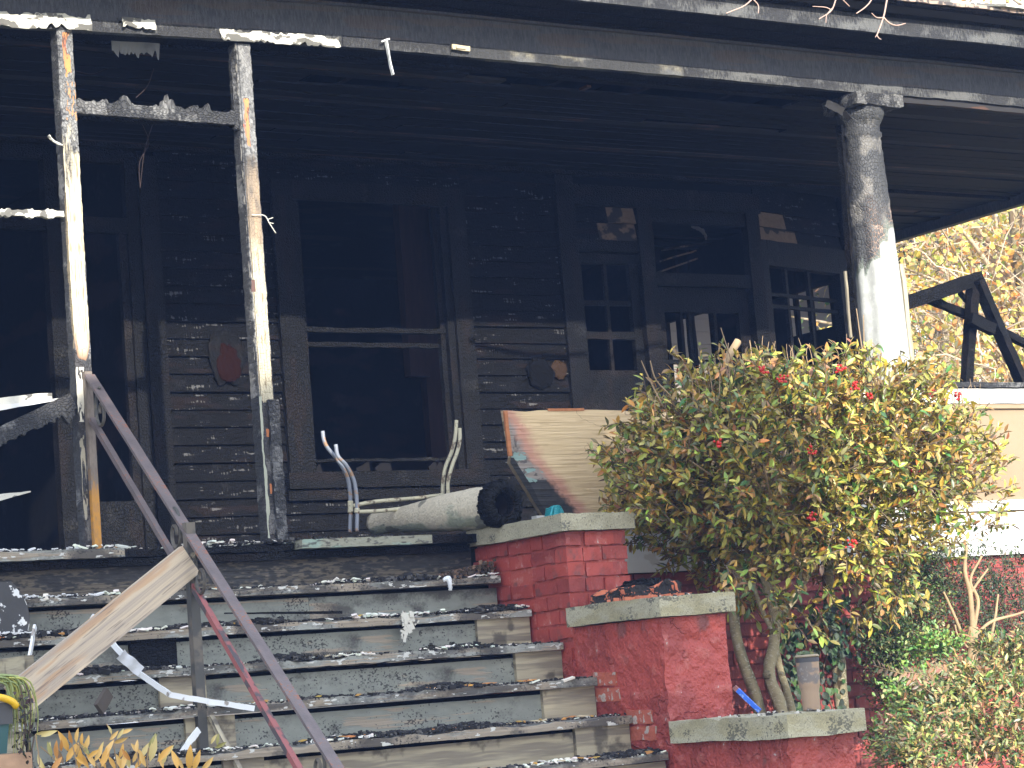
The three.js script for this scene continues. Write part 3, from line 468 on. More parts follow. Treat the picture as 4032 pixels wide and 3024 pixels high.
// loose side strip of the second post
part(house, 'post_strip', slab(0.03, 0.36, 0.03, { ny: 40, nx: 2, nz: 2, rough: 0.007, freq: 50, grain: 'y' }).translate(0.925, 2.26, -0.03), M.charAsh);
part(house, 'post_strip', slab(0.058, 0.7, 0.03, { ny: 60, nx: 3, nz: 2, rough: 0.008, freq: 46, grain: 'y' }).translate(1.005, 0.36, 0.004), M.charAsh);
function ragged(a, b, h, d, o) { // burnt rail with teeth along the top or bottom edge
  return beam(a, b, h, d, { nx: Math.round(a.distanceTo(b) / 0.008), ny: 3, rough: 0.003, freq: 40, fn: (q, x, y) => { const t = Math.max(0, n3(x * o.f, 1, o.s) - o.cut) / (1 - o.cut) + 0.3 * Math.max(0, n3(x * o.f * 3, 2, o.s)); if (o.top && y > 0.9) q.y += o.top * t * (0.7 + 0.5 * n3(x * 90, 0, o.s)); if (o.bot && y < 0.1) q.y -= o.bot * t; } });
}
part(house, 'cross_rail', ragged(atp(160, 232, { z: -0.03 }), atp(528, 260, { z: -0.03 }), 0.062, 0.035, { f: 13, cut: 0.25, s: 4, top: 0.075 }), M.charAsh, { label: 'charred cross rail with a ragged burnt top edge between the posts' });
part(house, 'cross_rail', beam(atp(170, 252, { z: -0.08 }), atp(525, 276, { z: -0.08 }), 0.03, 0.03, { rough: 0.005 }), M.char);
part(house, 'cross_rail', ragged(atp(-40, 459, { z: -0.04 }), atp(136, 463, { z: -0.04 }), 0.026, 0.03, { f: 30, cut: 0.2, s: 8, top: 0.012, bot: 0.012 }), M.flake, { label: 'thin ash-covered rail left of the first post' });
part(house, 'broken_rail', ragged(atp(-30, 955, { z: -0.02 }), atp(156, 866, { z: -0.02 }), 0.075, 0.03, { f: 14, cut: 0.15, s: 12, bot: 0.05 }), M.charAsh, { label: 'charred broken rail slanting up to the first post' });
part(house, 'broken_rail', beam(atp(-30, 886, { z: -0.06 }), atp(130, 862, { z: -0.06 }), 0.026, 0.02, { rough: 0.004, fn: (q, x) => { q.y *= 1 - 0.7 * x; } }), M.white, { label: 'broken rail with white paint left of the first post' });
part(house, 'broken_rail', beam(atp(-30, 872, { z: -0.08 }), atp(110, 858, { z: -0.08 }), 0.04, 0.03, { rough: 0.006 }), M.flake);
part(house, 'broken_rail', beam(atp(-30, 1080, { z: -0.05 }), atp(66, 1062, { z: -0.05 }), 0.04, 0.025, { rough: 0.005, fn: (q, x) => { q.y *= 1 - 0.85 * x; q.z *= 1 - 0.7 * x; } }), M.flake);
part(house, 'splinter', tube([atp(104, 293, { z: 0 }), atp(116, 305, { z: 0 }), atp(135, 314, { z: 0 })], t => 0.008 - 0.003 * t, { rough: 0.3 }), M.flake);
part(house, 'wire', [tube([atp(544, 464, { z: 0.01 }), atp(572, 466, { z: 0.02 }), atp(582, 482, { z: 0.03 }), atp(596, 504, { z: 0.02 })], 0.0025, { m: 4 }), tube([atp(578, 474, { z: 0.02 }), atp(590, 470, { z: 0.03 })], 0.002, { m: 4 }), tube([atp(580, 480, { z: 0.02 }), atp(591, 483, { z: 0.03 })], 0.002, { m: 4 })], M.flake);
{ // wires dangling under the ceiling
  const w = (pts) => tube(pts.map(a => at(a[0], a[1], { z: a[2] })), 0.0022, { m: 4, n: 20 });
  part(house, 'wire', [w([[300, 280, -0.5], [360, 292, -0.5], [425, 270, -0.4]]), w([[605, 270, -0.4], [580, 340, -0.4], [535, 385, -0.4]]), w([[560, 490, -0.9], [585, 560, -0.9], [550, 640, -0.9], [552, 740, -0.9]]), w([[600, 490, -0.9], [570, 590, -0.9], [552, 740, -0.9]])], plain(0.035, 0.02, 0.018));
}
{ // big tapered column on the right
  const cx = 5.12, cz = -0.1, pts = [[0.17, 0.72], [0.155, 0.76], [0.15, 0.9], [0.148, 1.1], [0.142, 1.4], [0.133, 1.7], [0.122, 2.0], [0.112, 2.24], [0.11, 2.29], [0.119, 2.3], [0.119, 2.318], [0.11, 2.33], [0.112, 2.37], [0.135, 2.41], [0.142, 2.43], [0.142, 2.46], [0.0, 2.462]];
  const fine = []; for (let i = 0; i < pts.length - 1; i++) { const n = Math.max(1, Math.round((pts[i + 1][1] - pts[i][1]) / 0.02)); for (let k = 0; k < n; k++) fine.push(new THREE.Vector2(mix(pts[i][0], pts[i + 1][0], k / n), mix(pts[i][1], pts[i + 1][1], k / n))); } fine.push(new THREE.Vector2(0, 2.462));
  const g = new THREE.LatheGeometry(fine, 56), p = g.attributes.position, uv = g.attributes.uv;
  for (let i = 0; i < p.count; i++) { const x = p.getX(i), y = p.getY(i), z = p.getZ(i), r = Math.hypot(x, z), a = Math.atan2(x, z); if (r > 0.01) { const fl = y < 1.75 ? 0.006 * Math.cos(a * 9) * sst(1.9, 1.5, y) : 0; const up = sst(1.4, 1.8, y); const d = fl + up * 0.005 * (n3(x * 30, y * 30, z * 30) + n3(x * 70, y * 70, z * 70) * 0.6); p.setX(i, x * (1 + d / r)); p.setZ(i, z * (1 + d / r)); } uv.setY(i, (y - 0.7) / 1.8); }
  g.computeVertexNormals(); g.translate(cx, 0, cz);
  const cM = surf(1024, 1024, null, (u, v) => {
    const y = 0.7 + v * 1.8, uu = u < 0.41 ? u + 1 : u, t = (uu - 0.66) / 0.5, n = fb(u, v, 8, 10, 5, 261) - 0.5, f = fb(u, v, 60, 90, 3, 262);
    const W = wor(u, v, 44, 76, 263), e = sst(0.02, 0.25, W[1]), b = 0.03 + 0.03 * f; let c = mix3([b, b, b], [0.26, 0.24, 0.21], sst(0.5, 0.7, fb(u, v, 10, 14, 4, 264)) * 0.8 * (1 - e * 0.6)); let h = e;
    const pk = sst(1.95, 1.7, y + 0.4 * n) * (1 - e) * 0.9; c = mix3(c, [0.4, 0.27, 0.2], pk * sst(0.3, 0.6, t));
    const yb = 1.43 + 0.36 * t + 0.22 * n - (t > 0.3 && t < 0.55 ? 0.06 : 0);
    const k = sst(yb + 0.012, yb - 0.012, y), fr = sst(yb + 0.07, yb, y); c = mix3(c, [0.2, 0.24, 0.19], 0.6 * fr);
    const wht = [0.34, 0.345, 0.32].map(q => q * (0.75 + 0.5 * fb(u, v, 24, 30, 4, 266))), spot = sst(0.6, 0.7, fb(u, v, 60, 80, 4, 265)) * 0.5;
    c = mix3(c, mix3(wht, [0.45, 0.45, 0.42], spot), k); h = mix(h, 0.6 + 0.1 * f, k);
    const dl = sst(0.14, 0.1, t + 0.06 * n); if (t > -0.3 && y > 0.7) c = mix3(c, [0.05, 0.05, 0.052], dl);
    return [...c, h];
  }, { bump: 0.0035, rough: 0.6 });
  const col = part(house, 'porch_column', g, cM, { label: 'thick round porch column, white below and charred above' });
  part(col, 'abacus', slab(0.36, 0.075, 0.32, { nx: 12, ny: 3, nz: 10, rough: 0.012, freq: 26 }).translate(cx + 0.03, 2.5, cz), M.charAsh);
  const side = (r, y, f) => V(cx - 0.84 * r - 0.55 * f, y, cz - 0.54 * r + 0.84 * f);
  part(col, 'charred_board', beam(side(0.158, 0.72, 0.02), side(0.124, 2.38, 0.02), 0.05, 0.03, { nx: 90, ny: 3, nz: 3, rough: 0.007, freq: 46 }), M.char);
  part(col, 'split_strip', beam(V(cx + 0.84 * 0.165, 0.74, cz + 0.54 * 0.165), V(cx + 0.84 * 0.16, 1.52, cz + 0.54 * 0.16), 0.022, 0.03, { rough: 0.004, fn: (q, x) => { if (x > 0.93) q.y *= 0.4; } }), M.block); part(col, 'split_strip', beam(side(0.185, 1.1, 0.02), side(0.18, 1.5, 0.02), 0.012, 0.015, { rough: 0.004 }), M.block);
  { const a = at(3250, 402, { z: -0.1 }), b = at(3325, 440, { z: -0.05 }); part(col, 'torn_metal', [beam(a, b, 0.05, 0.012, { nx: 10, ny: 3, rough: 0.014 }), beam(b, at(3345, 470, { z: -0.02 }), 0.03, 0.01, { rough: 0.008 })], plain(0.008, 0.007, 0.007, 0.8)); }
  part(house, 'scorched_rail', sagG(bxc(5.28, 9, 2.515, 2.55, -0.08, -0.02, { nx: 80, rough: 0.004 })), M.redChar);
}
{ // knee wall: tan and beige panel, cap, white boards below
  const W = 1.7, x0 = 2.36, y0 = 0.02, H = 0.63;
  const pM = surf(1024, 512, null, (u, v) => {
    const x = x0 + u * W, y = y0 + v * H, n = fb(u, v, 8, 5, 5, 271) - 0.5, r = fb(u, v, 8, 60, 4, 272), st = fb(u, v, 14, 40, 4, 279), f = fb(u, v, 60, 30, 3, 273);
    const xb = y > 0.5 ? mix(2.47, 2.4, (y - 0.5) / 0.15) : y > 0.35 ? mix(2.57, 2.47, (y - 0.35) / 0.15) : y > 0.2 ? mix(2.71, 2.57, (y - 0.2) / 0.15) : mix(2.86, 2.71, (y - 0.05) / 0.15);
    const d = x - xb - 0.09 * n; let c = mix3([0.66, 0.5, 0.29], [0.58, 0.42, 0.23], r * 0.22 + 0.78 * (n + 0.5)); c = mix3(c, [0.4, 0.27, 0.14], 0.3 * sst(0.64, 0.74, st)); let h = 0.4 + 0.35 * r;
    const k = sst(0.75, 0.85, fb(u, v, 16, 7, 3, 275)); if (x < 2.56 && y > 0.4) h += 0.3 * k;
    c = mix3(c, mix3([0.4, 0.14, 0.1], [0.48, 0.22, 0.18], r), 0.75 * sst(0.09, -0.01, d + 0.04 * (f - 0.5))); 
    const blk = sst(-0.01, -0.06, d + 0.05 * (f - 0.5)); const gy = y > 0.28 ? [0.26, 0.22, 0.19] : [0.035, 0.032, 0.032];
    c = mix3(c, mix3(gy, [0.02, 0.02, 0.02], sst(0.5, 0.7, f) * 0.7), blk); if (y > 0.26 && y < 0.46 && d < -0.01 && fb(u, v, 34, 22, 4, 277) > 0.63) c = [0.22, 0.32, 0.29];
    const cut = y < 0.4 ? 2.4 + (0.4 - y) * 0.62 : 2.36; if (x < cut + 0.03 * n) c = [0.012, 0.012, 0.012];
    const cr = Math.abs(fb(u, v, 5, 4, 4, 278) - 0.5); if (cr < 0.004 && d > 0.2) c = mix3(c, [0.2, 0.12, 0.07], 0.6);
    return [...c, h];
  }, { bump: 0.012, rough: 0.75 });
  const g = bxc(x0, x0 + W, y0, y0 + H, -0.03, 0, { nx: 50, ny: 16, fn: (q, a, b) => { q.z += 0.004 * n3(q.x * 9, q.y * 30, 3); if (b > 0.97) q.y += 0.01 * n3(q.x * 7, 2, 2); }, uvFn: (x, y) => [x, y] });
  // burnt corner: pull the lower left edge in along the scorched line
  { const p = g.attributes.position; for (let i = 0; i < p.count; i++) { const y = p.getY(i), x = p.getX(i), lim = y < 0.4 ? x0 + (0.4 - y) * 0.62 : x0 + (0.65 - y) * 0.1; if (x < lim) p.setX(i, lim); } g.computeVertexNormals(); }
  part(house, 'porch_panel', g, pM, { label: 'tan blistered porch panel scorched at its lower left corner' });
  part(house, 'panel_edge', beam(atp(1091, 888, { z: 0.005 }), atp(1102, 985, { z: 0.005 }), 0.014, 0.02, { rough: 0.002 }), M.orangeWood);
  part(house, 'panel_edge', [beam(atp(1180, 886, { z: -0.01 }), atp(1258, 885, { z: -0.01 }), 0.014, 0.03, { rough: 0.002 }), beam(atp(1370, 886, { z: -0.01 }), atp(1440, 887, { z: -0.01 }), 0.014, 0.03, { rough: 0.002 })], M.orangeWood);
  part(house, 'porch_panel', bxc(x0 + W + 0.003, 8.6, 0.02, 0.66, -0.03, -0.002), M.beige, { label: 'beige porch panel right of the holly' });
  part(house, 'panel_trim', bxc(4.3, 8.62, 0.645, 0.672, -0.02, 0.02), M.beige);
  part(house, 'cap_board', bxc(4.3, 8.64, 0.675, 0.765, -0.06, 0.03, { nx: 60, ny: 2, rough: 0.004, freq: 14 }), M.white);
  part(house, 'cap_board', bxc(4.3, 8.66, 0.77, 0.8, -0.16, 0.05, { nx: 80, rough: 0.006, freq: 12 }), M.charAsh);
  part(house, 'plank', bxc(2.5, 8.6, 0.03, 0.09, -0.03, 0.018), M.white); part(house, 'plank', bxc(2.5, 8.6, -0.086, 0.026, -0.03, 0.004, { fn: (q, a, b) => { if (b > 0.5) q.z -= 0.008; } }), M.white);
  part(house, 'plank', bxc(2.5, 8.6, -0.235, -0.078, -0.03, 0.012, { nx: 40, rough: 0.002, fn: (q, a, b) => { if (b > 0.5) q.z -= 0.01; } }), M.white);
  part(house, 'knee_wall_back', bxc(2.6, 8.6, -0.24, 0.64, -0.12, -0.032), M.char);
}
{ // porch floor edge above the steps
  part(house, 'floor_nosing', bxc(-1.2, 0.13, -0.045, -0.002, -0.06, 0.1, { nx: 60, ny: 2, rough: 0.004, freq: 20 }), M.tread);
  part(house, 'floor_nosing', bxc(0.02, 1.05, -0.042, -0.012, -0.06, 0.05, { nx: 60, ny: 2, rough: 0.008, freq: 20 }), M.char);
  const tealM = surf(512, 128, [1, 0.25], (u, v) => { const n = fb(u, v, 8, 5, 5, 285), f = fb(u, v, 40, 20, 3, 286); let c = mix3([0.25, 0.25, 0.19], [0.24, 0.32, 0.26], sst(0.5, 0.65, n)); c = mix3(c, [0.05, 0.045, 0.04], 0.8 * sst(0.55, 0.7, f)); return [...c, f]; }, { bump: 0.004 });
  part(house, 'floor_nosing', bxc(1.06, 1.8, -0.04, 0.004, -0.06, 0.11, { nx: 40, ny: 2, rough: 0.004, freq: 20 }), tealM, { label: 'green stained nosing board beside the brick pier' });
  part(house, 'floor_nosing', bxc(1.8, 2.08, -0.042, 0.002, -0.06, 0.1, { nx: 20, ny: 2, rough: 0.008, freq: 20 }), M.char);
  part(house, 'floor_joist', bxc(-1.2, 2.06, -0.085, -0.05, -0.06, 0.045, { nx: 60, rough: 0.006 }), M.char);
  part(house, 'fascia_board', bxc(-1.2, 2.09, -0.26, -0.06, -0.06, 0.0, { nx: 60, ny: 6, rough: 0.005, freq: 16 }), M.fascia);
}
// ------------------------------------------------------------------ wooden steps
const RUN = 0.26, RISE = 0.183, yT = k => -0.228 - RISE * (k - 1), zF = k => RUN * k;
const steps = thing('porch_steps', 'wide flight of grey painted wooden steps littered with burnt debris', 'steps', V(0.7, -1.7, 1.1));
const SX0 = -0.78, SX1 = 2.095;
for (let k = 1; k <= 8; k++) {
  const jog = (n3(k * 3.3, 1, 2)) * 0.004, y = yT(k), z = zF(k), left = k >= 4 ? -0.72 : SX0;
  part(steps, 'tread', bxc(left, SX1, y - 0.038, y, z - RUN - 0.02, z, { nx: 180, ny: 3, nz: 4, rough: 0.003, freq: 16, fn: (q, a, b, c) => { if (c > 0.9) { const w = Math.max(0, n3(q.x * 6, k * 9, 3)) + 0.6 * Math.max(0, n3(q.x * 19, k * 5, 8)); if (b > 0.9) { q.y -= 0.011 * w; q.z -= 0.012 * w; } else q.z -= 0.005 * w; } q.y += 0.004 * n3(q.x * 1.5, k, 1) + jog; } }), k === 5 || k === 3 ? M.tread : M.tread);
  const mats = [null, M.riser, M.riser, M.riser, M.riser, M.block, M.riser, M.riser, M.riser];
  const yb = yT(k + 1), zr = z - 0.05;
  if (k === 1) { part(steps, 'riser', bxc(left, 1.02, yb - 0.01, y - 0.058, zr - 0.02, zr, { nx: 30, rough: 0.0015 }), M.riser); part(steps, 'riser', bxc(1.022, SX1, yb - 0.01, y - 0.058, zr - 0.02, zr, { nx: 30, rough: 0.0015 }), M.riserDark); }
  else if (k === 5) { part(steps, 'riser', bxc(left, 0.2, yb - 0.01, y - 0.058, zr - 0.02, zr, { nx: 30, rough: 0.0015 }), M.riser); part(steps, 'riser', bxc(0.2, SX1, yb - 0.01, y - 0.058, zr - 0.02, zr, { nx: 30, rough: 0.0015 }), M.block); }
  else part(steps, 'riser', bxc(left, SX1, yb - 0.01, y - 0.058, zr - 0.02, zr, { nx: 40, rough: 0.0015 }), k === 2 || k === 6 ? M.riser : mats[k]);
  part(steps, 'riser_back', bxc(left, SX1, yb, y - 0.038, zr - 0.08, zr - 0.07), M.black);
  // blocks at the right hand end of the risers
  if (k >= 2) part(steps, 'block', bxc([0, 0, 1.79, 1.83, 1.8, 1.79, 1.78, 1.8, 1.8][k], SX1 + 0.002, yb + 0.002, y - 0.037, zr, zr + 0.022, { nx: 4, ny: 3, rough: 0.002 }), M.block);
}
// blocks further left, placed where each shows
for (const [k, u0, u1, m] of [[2, 505, 690, 'char'], [4, 725, 920, 'block'], [3, 622, 806, 'block'], [5, 875, 1035, 'block'], [1, -60, -20, 'block']]) {
  const y = yT(k) - 0.1, z = zF(k) - 0.05, a = at(u0, proj(V(0.1, y, z)), { z }), b = at(u1, proj(V(0.1, y, z)), { z });
  part(steps, 'block', bxc(a.x, b.x, yT(k + 1) + 0.002, yT(k) - 0.037, z, z + 0.018, { nx: 4, ny: 3, rough: 0.002 }), M[m]);
}
function proj(p) { const q = p.clone().sub(CAM); return 1512 - q.dot(camU) / q.dot(fwd) * F; }
part(steps, 'stringer', bxc(-0.7, -0.66, -1.75, -0.5, 0.0, 0.9), M.block);
// ------------------------------------------------------------------ stepped brick wall beside the steps
const pier = thing('stepped_brick_wall', 'red painted brick and stucco side wall stepping down beside the wooden steps under three concrete caps', 'wall', V(2.3, -1.7, 1.2));
const PX0 = 2.11, PX1 = 2.47, CX0 = 2.07, CX1 = 2.505;
const caps = [[-0.062, 0.022, 0.0, 0.885], [-0.525, -0.432, 0.86, 1.63], [-1.1, -1.0, 1.62, 2.47]];
const capFn = (s) => (q, a, b, c) => { q.y += 0.004 * n3(q.x * 6, q.z * 6, s); const e = Math.max(0, n3(q.x * 16, q.y * 16 + s, q.z * 16) - 0.35) * 0.02; if (b > 0.9) q.y -= e; if (c > 0.98) q.z -= e; if (a < 0.02) q.x += e; };
caps.forEach(([y0, y1, z0, z1], i) => {
  const n = i === 2 ? 1 : 2, zm = i === 2 ? z1 : z1;
  part(pier, 'cap_stone', bxc(CX0, CX1, y0, y1, z0, z1, { nx: 14, ny: 4, nz: 26, rough: 0.004, freq: 30, grain: 'z', fn: capFn(i * 7) }), M.concrete);
});
// body: the upper part shows its bricks, the lower part is stuccoed over
part(pier, 'mortar', [bxc(PX0 + 0.012, PX1 - 0.008, -0.62, -0.062, 0.02, 0.832, { nx: 20, ny: 20, nz: 20, rough: 0.005, freq: 30 })], M.mortar);
const R2 = rng(5);
const brickG = [0, 1, 2, 3].map(s => slab(0.2, 0.064, 0.095, { nx: 4, ny: 2, nz: 2, rough: 0.006, freq: 20, seed: 900 + s }));
const headG = [0, 1, 2].map(s => slab(0.095, 0.064, 0.1, { nx: 3, ny: 2, nz: 3, rough: 0.006, freq: 20, seed: 910 + s }));
const pick = a => a[Math.floor(R2() * a.length)];
for (let r = 0; r < 8; r++) {
  const y = -0.062 - 0.038 - r * 0.075; if (y < -0.66) break;
  // left face: bricks running along z
  let z = 0.845 - (r % 2 ? 0.0 : 0.0); const list = r % 2 ? [0.1, 0.2, 0.2, 0.2, 0.12] : [0.2, 0.1, 0.2, 0.2, 0.1];
  for (const L of list) {
    const zc = z - L / 2; z -= L + 0.01; if (zc < 0.03) break;
    if ((r === 2 && Math.abs(zc - 0.45) < 0.08) || (r === 3 && Math.abs(zc - 0.6) < 0.03)) continue;
    const long = L > 0.15; const m = put(pier, 'brick', long ? pick(brickG) : pick(headG), R2() < 0.7 ? M.brick : M.brickB, V(PX0 + 0.049 + (R2() - 0.5) * 0.009, y + (R2() - 0.5) * 0.008, zc), [0, long ? Math.PI / 2 : 0, (R2() - 0.5) * 0.03]); if (!long && L > 0.11) m.scale.z = 1.2;
  }
  // front face
  let x = PX0 + 0.1; const fl = r % 2 ? [0.1, 0.15] : [0.17, 0.085]; const fx = r % 2 ? [PX0 + 0.152, PX0 + 0.29] : [PX0 + 0.2, PX0 + 0.315];
  [0, 1].forEach(i => { const m = put(pier, 'brick', pick(brickG), R2() < 0.6 ? M.brick : M.brickB, V(fx[i], y, 0.845 - 0.046 + (R2() - 0.5) * 0.005), [0, 0, (R2() - 0.5) * 0.02]); m.scale.x = fl[i] / 0.2; });
}
const lump = (s, amp) => (q, a, b, c, ax) => { const d = amp * (n3(q.y * 9, q.z * 9 + q.x * 9, s) * 0.6 + n3(q.y * 26, (q.z + q.x) * 26, s) * 0.4 + Math.pow(Math.max(0, 1 - 5 * Math.abs(n3(q.y * 14 + q.z * 5, (q.z + q.x) * 8 - q.y * 6, s + 4))), 2) * 0.5 * Math.max(0, 0.3 + n3(q.y * 4, (q.x + q.z) * 4, s + 9))); if (a < 0.02) q.x += d - 0.002; if (c > 0.98) q.z += d; };
part(pier, 'stucco', [bxc(PX0, PX1, -1.9, -0.53, 0.845, 1.585, { nx: 40, ny: 140, nz: 80, rough: 0.003, freq: 14, grain: 'z', fn: lump(3, 0.011) })], M.stucco);
part(pier, 'stucco', [bxc(PX0, PX1, -1.9, -1.1, 1.585, 2.42, { nx: 40, ny: 80, nz: 80, rough: 0.003, freq: 14, grain: 'z', fn: lump(9, 0.011) })], M.stucco);
part(pier, 'stucco', [bxc(PX0 - 0.004, PX1 - 0.01, -1.9, -0.625, 0.0, 0.845, { nx: 6, ny: 120, nz: 80, rough: 0.003, freq: 14, grain: 'z', fn: lump(5, 0.01) })], M.stucco);
// burst bricks where the stucco has come away next to the steps
for (const [k, dy] of [[4, 0.02], [5, 0.015]]) for (let i = 0; i < 2; i++) put(pier, 'brick', pick(brickG), M.scorchBrick ??= surf(256, 256, [0.3, 0.3], (u, v) => { const n = fb(u, v, 8, 8, 5, 301); return [...mix3([0.4, 0.1, 0.06], [0.42, 0.35, 0.3], sst(0.58, 0.66, n)), n]; }, { bump: 0.012 }), V(PX0 + 0.036, yT(k) - 0.03 - i * 0.075 + dy, zF(k) + 0.05 + i * 0.02), [0, Math.PI / 2, 0.03]);
// ------------------------------------------------------------------ brick foundation wall
const found = thing('foundation_wall', 'dark red painted brick foundation wall under the porch behind the holly trunks', 'wall', V(5.5, -1.7, -0.1));
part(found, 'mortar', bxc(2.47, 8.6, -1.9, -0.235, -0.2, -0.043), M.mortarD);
{
  const far = []; let n = 0;
  for (let r = 0; r < 20; r++) for (let i = 0; i < 30; i++) {
    const x = 2.5 + 0.1 + i * 0.21 + (r % 2 ? 0.105 : 0), y = -0.275 - r * 0.076; if (x > 8.5) continue;
    const p = V(x, y, -0.085 + (R2() - 0.5) * 0.004);
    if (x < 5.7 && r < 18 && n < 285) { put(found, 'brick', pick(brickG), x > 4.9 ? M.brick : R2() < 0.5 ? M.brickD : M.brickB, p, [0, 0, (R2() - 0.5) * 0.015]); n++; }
    else far.push(slab(0.2, 0.064, 0.095, { seed: 940 + (i + r) % 5 }).translate(p.x, p.y, p.z));
  }
  part(found, 'brick_courses', far, M.brickB, { kind: 'stuff' });
}
// ------------------------------------------------------------------ iron handrail
const rail = thing('iron_handrail', 'rusty iron handrail with scrolls running down the middle of the steps', 'handrail', V(0.03, -0.955, 1.1));
{
  const X = 0.03, A = at(352, 1478, { x: X }), B = at(1352, 3060, { x: X }), dir = B.clone().sub(A).normalize();
  const Bx = A.clone().addScaledVector(dir, A.distanceTo(B) + 0.9);
  part(rail, 'top_rail', [beam(A, Bx, 0.014, 0.05, { nx: 60, rough: 0.001 }), tube([A.clone(), A.clone().add(V(0, -0.02, -0.03)), A.clone().add(V(0, -0.06, -0.035)), A.clone().add(V(0, -0.075, -0.012))], 0.008, { m: 6 })], M.iron);
  const C = at(362, 1652, { x: X }), D = at(678, 2185, { x: X }), E = at(748, 2285, { x: X }), G = at(1195, 3060, { x: X });
  const d2 = G.clone().sub(E).normalize();
  part(rail, 'lower_rail', beam(C, D, 0.026, 0.026, { nx: 30, rough: 0.001 }), M.iron);
  part(rail, 'lower_rail', beam(E, G.clone().addScaledVector(d2, 0.9), 0.026, 0.026, { nx: 40, rough: 0.001 }), M.ironRed);
  part(rail, 'newel', slab(0.036, 0.845, 0.036, { uvFn: (x, y, z) => [x, y] }).translate(X, 0.845 / 2 - 0.003, 0.012), M.ironOrange);
  part(rail, 'newel', slab(0.042, 0.98, 0.042, { ny: 10, rough: 0.001, grain: 'y' }).translate(X + 0.002, -0.955 + 0.49, 1.02), M.ironDark);
  put(rail, 'bolt', new THREE.CylinderGeometry(0.013, 0.014, 0.012, 12), M.block, V(X + 0.002, -0.12, 1.047), [Math.PI / 2, 0, 0]);
  const scroll = (u, v, h, flip) => { const c = at(u, v, { x: X }), pts = []; for (let i = 0; i <= 30; i++) { const t = i / 30, a = Math.PI * (0.5 + 2.5 * t) * 1, r = h * (0.5 - 0.4 * t); pts.push(V(X, c.y - 0.02 * t + r * 1.35 * Math.sin(a) * 1.0, c.z + flip * r * 0.9 * -Math.cos(a))); } return tube(pts, 0.0085, { m: 6, n: 60 }); };
  part(rail, 'scroll', scroll(397, 1610, 0.15, -1), M.ironDark);
  part(rail, 'scroll', scroll(690, 2090, 0.15, 1), M.ironDark);
  part(rail, 'scroll', scroll(790, 2265, 0.15, -1), M.ironDark);
  part(rail, 'scroll', scroll(1255, 3010, 0.13, 1), M.ironDark);
}
// ------------------------------------------------------------------ things lying about
{ // pale plank leaning from the steps up to the newel
  const z0 = 1.13, a = at(80, 2745, { z: 1.25 }), b = at(745, 2205, { z: 1.06 });
  const ext = a.clone().sub(b).normalize();
  const g = beam(a.clone().addScaledVector(ext, 0.03), b, 0.142, 0.03, { nx: 40, ny: 4, rough: 0.0012, freq: 8 }, -0.12);
  const m = new THREE.Mesh(g, M.wood); m.name = 'wooden_plank'; tag(m, 'long pale weathered wooden plank leaning across the steps against the iron newel', 'plank');
}
{ // white gutter strips on the steps
  const st = (pts, w, t) => { const gs = []; for (let i = 0; i < pts.length - 1; i++) gs.push(beam(pts[i], pts[i + 1], w, t, { nx: 10, rough: 0.0025, freq: 30 })); return gs; };
  const z = k => zF(k) + 0.02;
  const s1 = thing('trim_strip', 'long bent white plastic trim strip lying across the lower steps behind the newel', 'trim strip', at(850, 2700, { z: 1.12 }));
  part(s1, 'strip', st([at(362, 2425, { z: 0.62 }), at(440, 2530, { z: 0.72 }), at(545, 2650, { z: 0.85 }), at(668, 2735, { z: 1.0 }), at(820, 2762, { z: 1.09 }), at(1000, 2790, { z: 1.13 })], 0.024, 0.01), M.vinyl);
  part(s1, 'torn_film', slab(0.12, 0.05, 0.002, { nx: 14, ny: 6, fn: q => { q.z += 0.012 * n3(q.x * 30, q.y * 30, 3); } }).rotateZ(-0.75).translate(...at(515, 2610, { z: 0.86 }).toArray()), plain(0.68, 0.7, 0.74, 0.4));
  const s2 = new THREE.Mesh(mergeGeometries(st([at(139, 2465, { z: 0.62 }), at(106, 2640, { z: 0.74 }), at(78, 2660, { z: 0.8 })], 0.024, 0.01).map(g => g.toNonIndexed())), M.vinyl); s2.name = 'trim_strip'; tag(s2, 'short white plastic strip standing upright against a riser at the far left', 'trim strip');
  const s3 = new THREE.Mesh(beam(at(785, 2875, { z: 1.25 }), at(712, 2965, { z: 1.28 }), 0.03, 0.006, { nx: 16, ny: 2, rough: 0.006 }), M.vinyl); s3.name = 'paint_scrap'; tag(s3, 'white curled scrap leaning on a block beside the newel foot', 'scrap');
  const s4 = new THREE.Mesh(mergeGeometries([tube([at(1745, 2285, { z: 0.3 }), at(1768, 2275, { z: 0.31 }), at(1772, 2300, { z: 0.31 })], 0.011, { m: 5, rough: 0.3 }), tube([at(1762, 2275, { z: 0.31 }), at(1772, 2300, { z: 0.315 }), at(1774, 2325, { z: 0.31 })], t => 0.013 - 0.004 * t, { m: 5, rough: 0.25 })]), M.vinyl); s4.name = 'melted_scrap'; tag(s4, 'white melted scrap hanging over the top step nosing', 'scrap');
  const gm = [], rr = rng(77); for (let i = 0; i < 16; i++) { const t = i / 16, p = at(1590 + rr() * 70 * (1 - t), 2420 + 100 * t, { z: 0.53 + 0.0 * t }); gm.push(slab(0.03 + 0.02 * rr(), 0.012 + 0.02 * rr(), 0.006, { rough: 0.006, nx: 3, ny: 2 }).rotateZ(rr() * 3).translate(p.x, p.y, p.z)); }
  const s5 = new THREE.Mesh(mergeGeometries(gm.map(g => g.toNonIndexed())), M.flake); s5.name = 'melted_scrap'; tag(s5, 'grey ash and white shreds draped down the second riser', 'scrap');
}
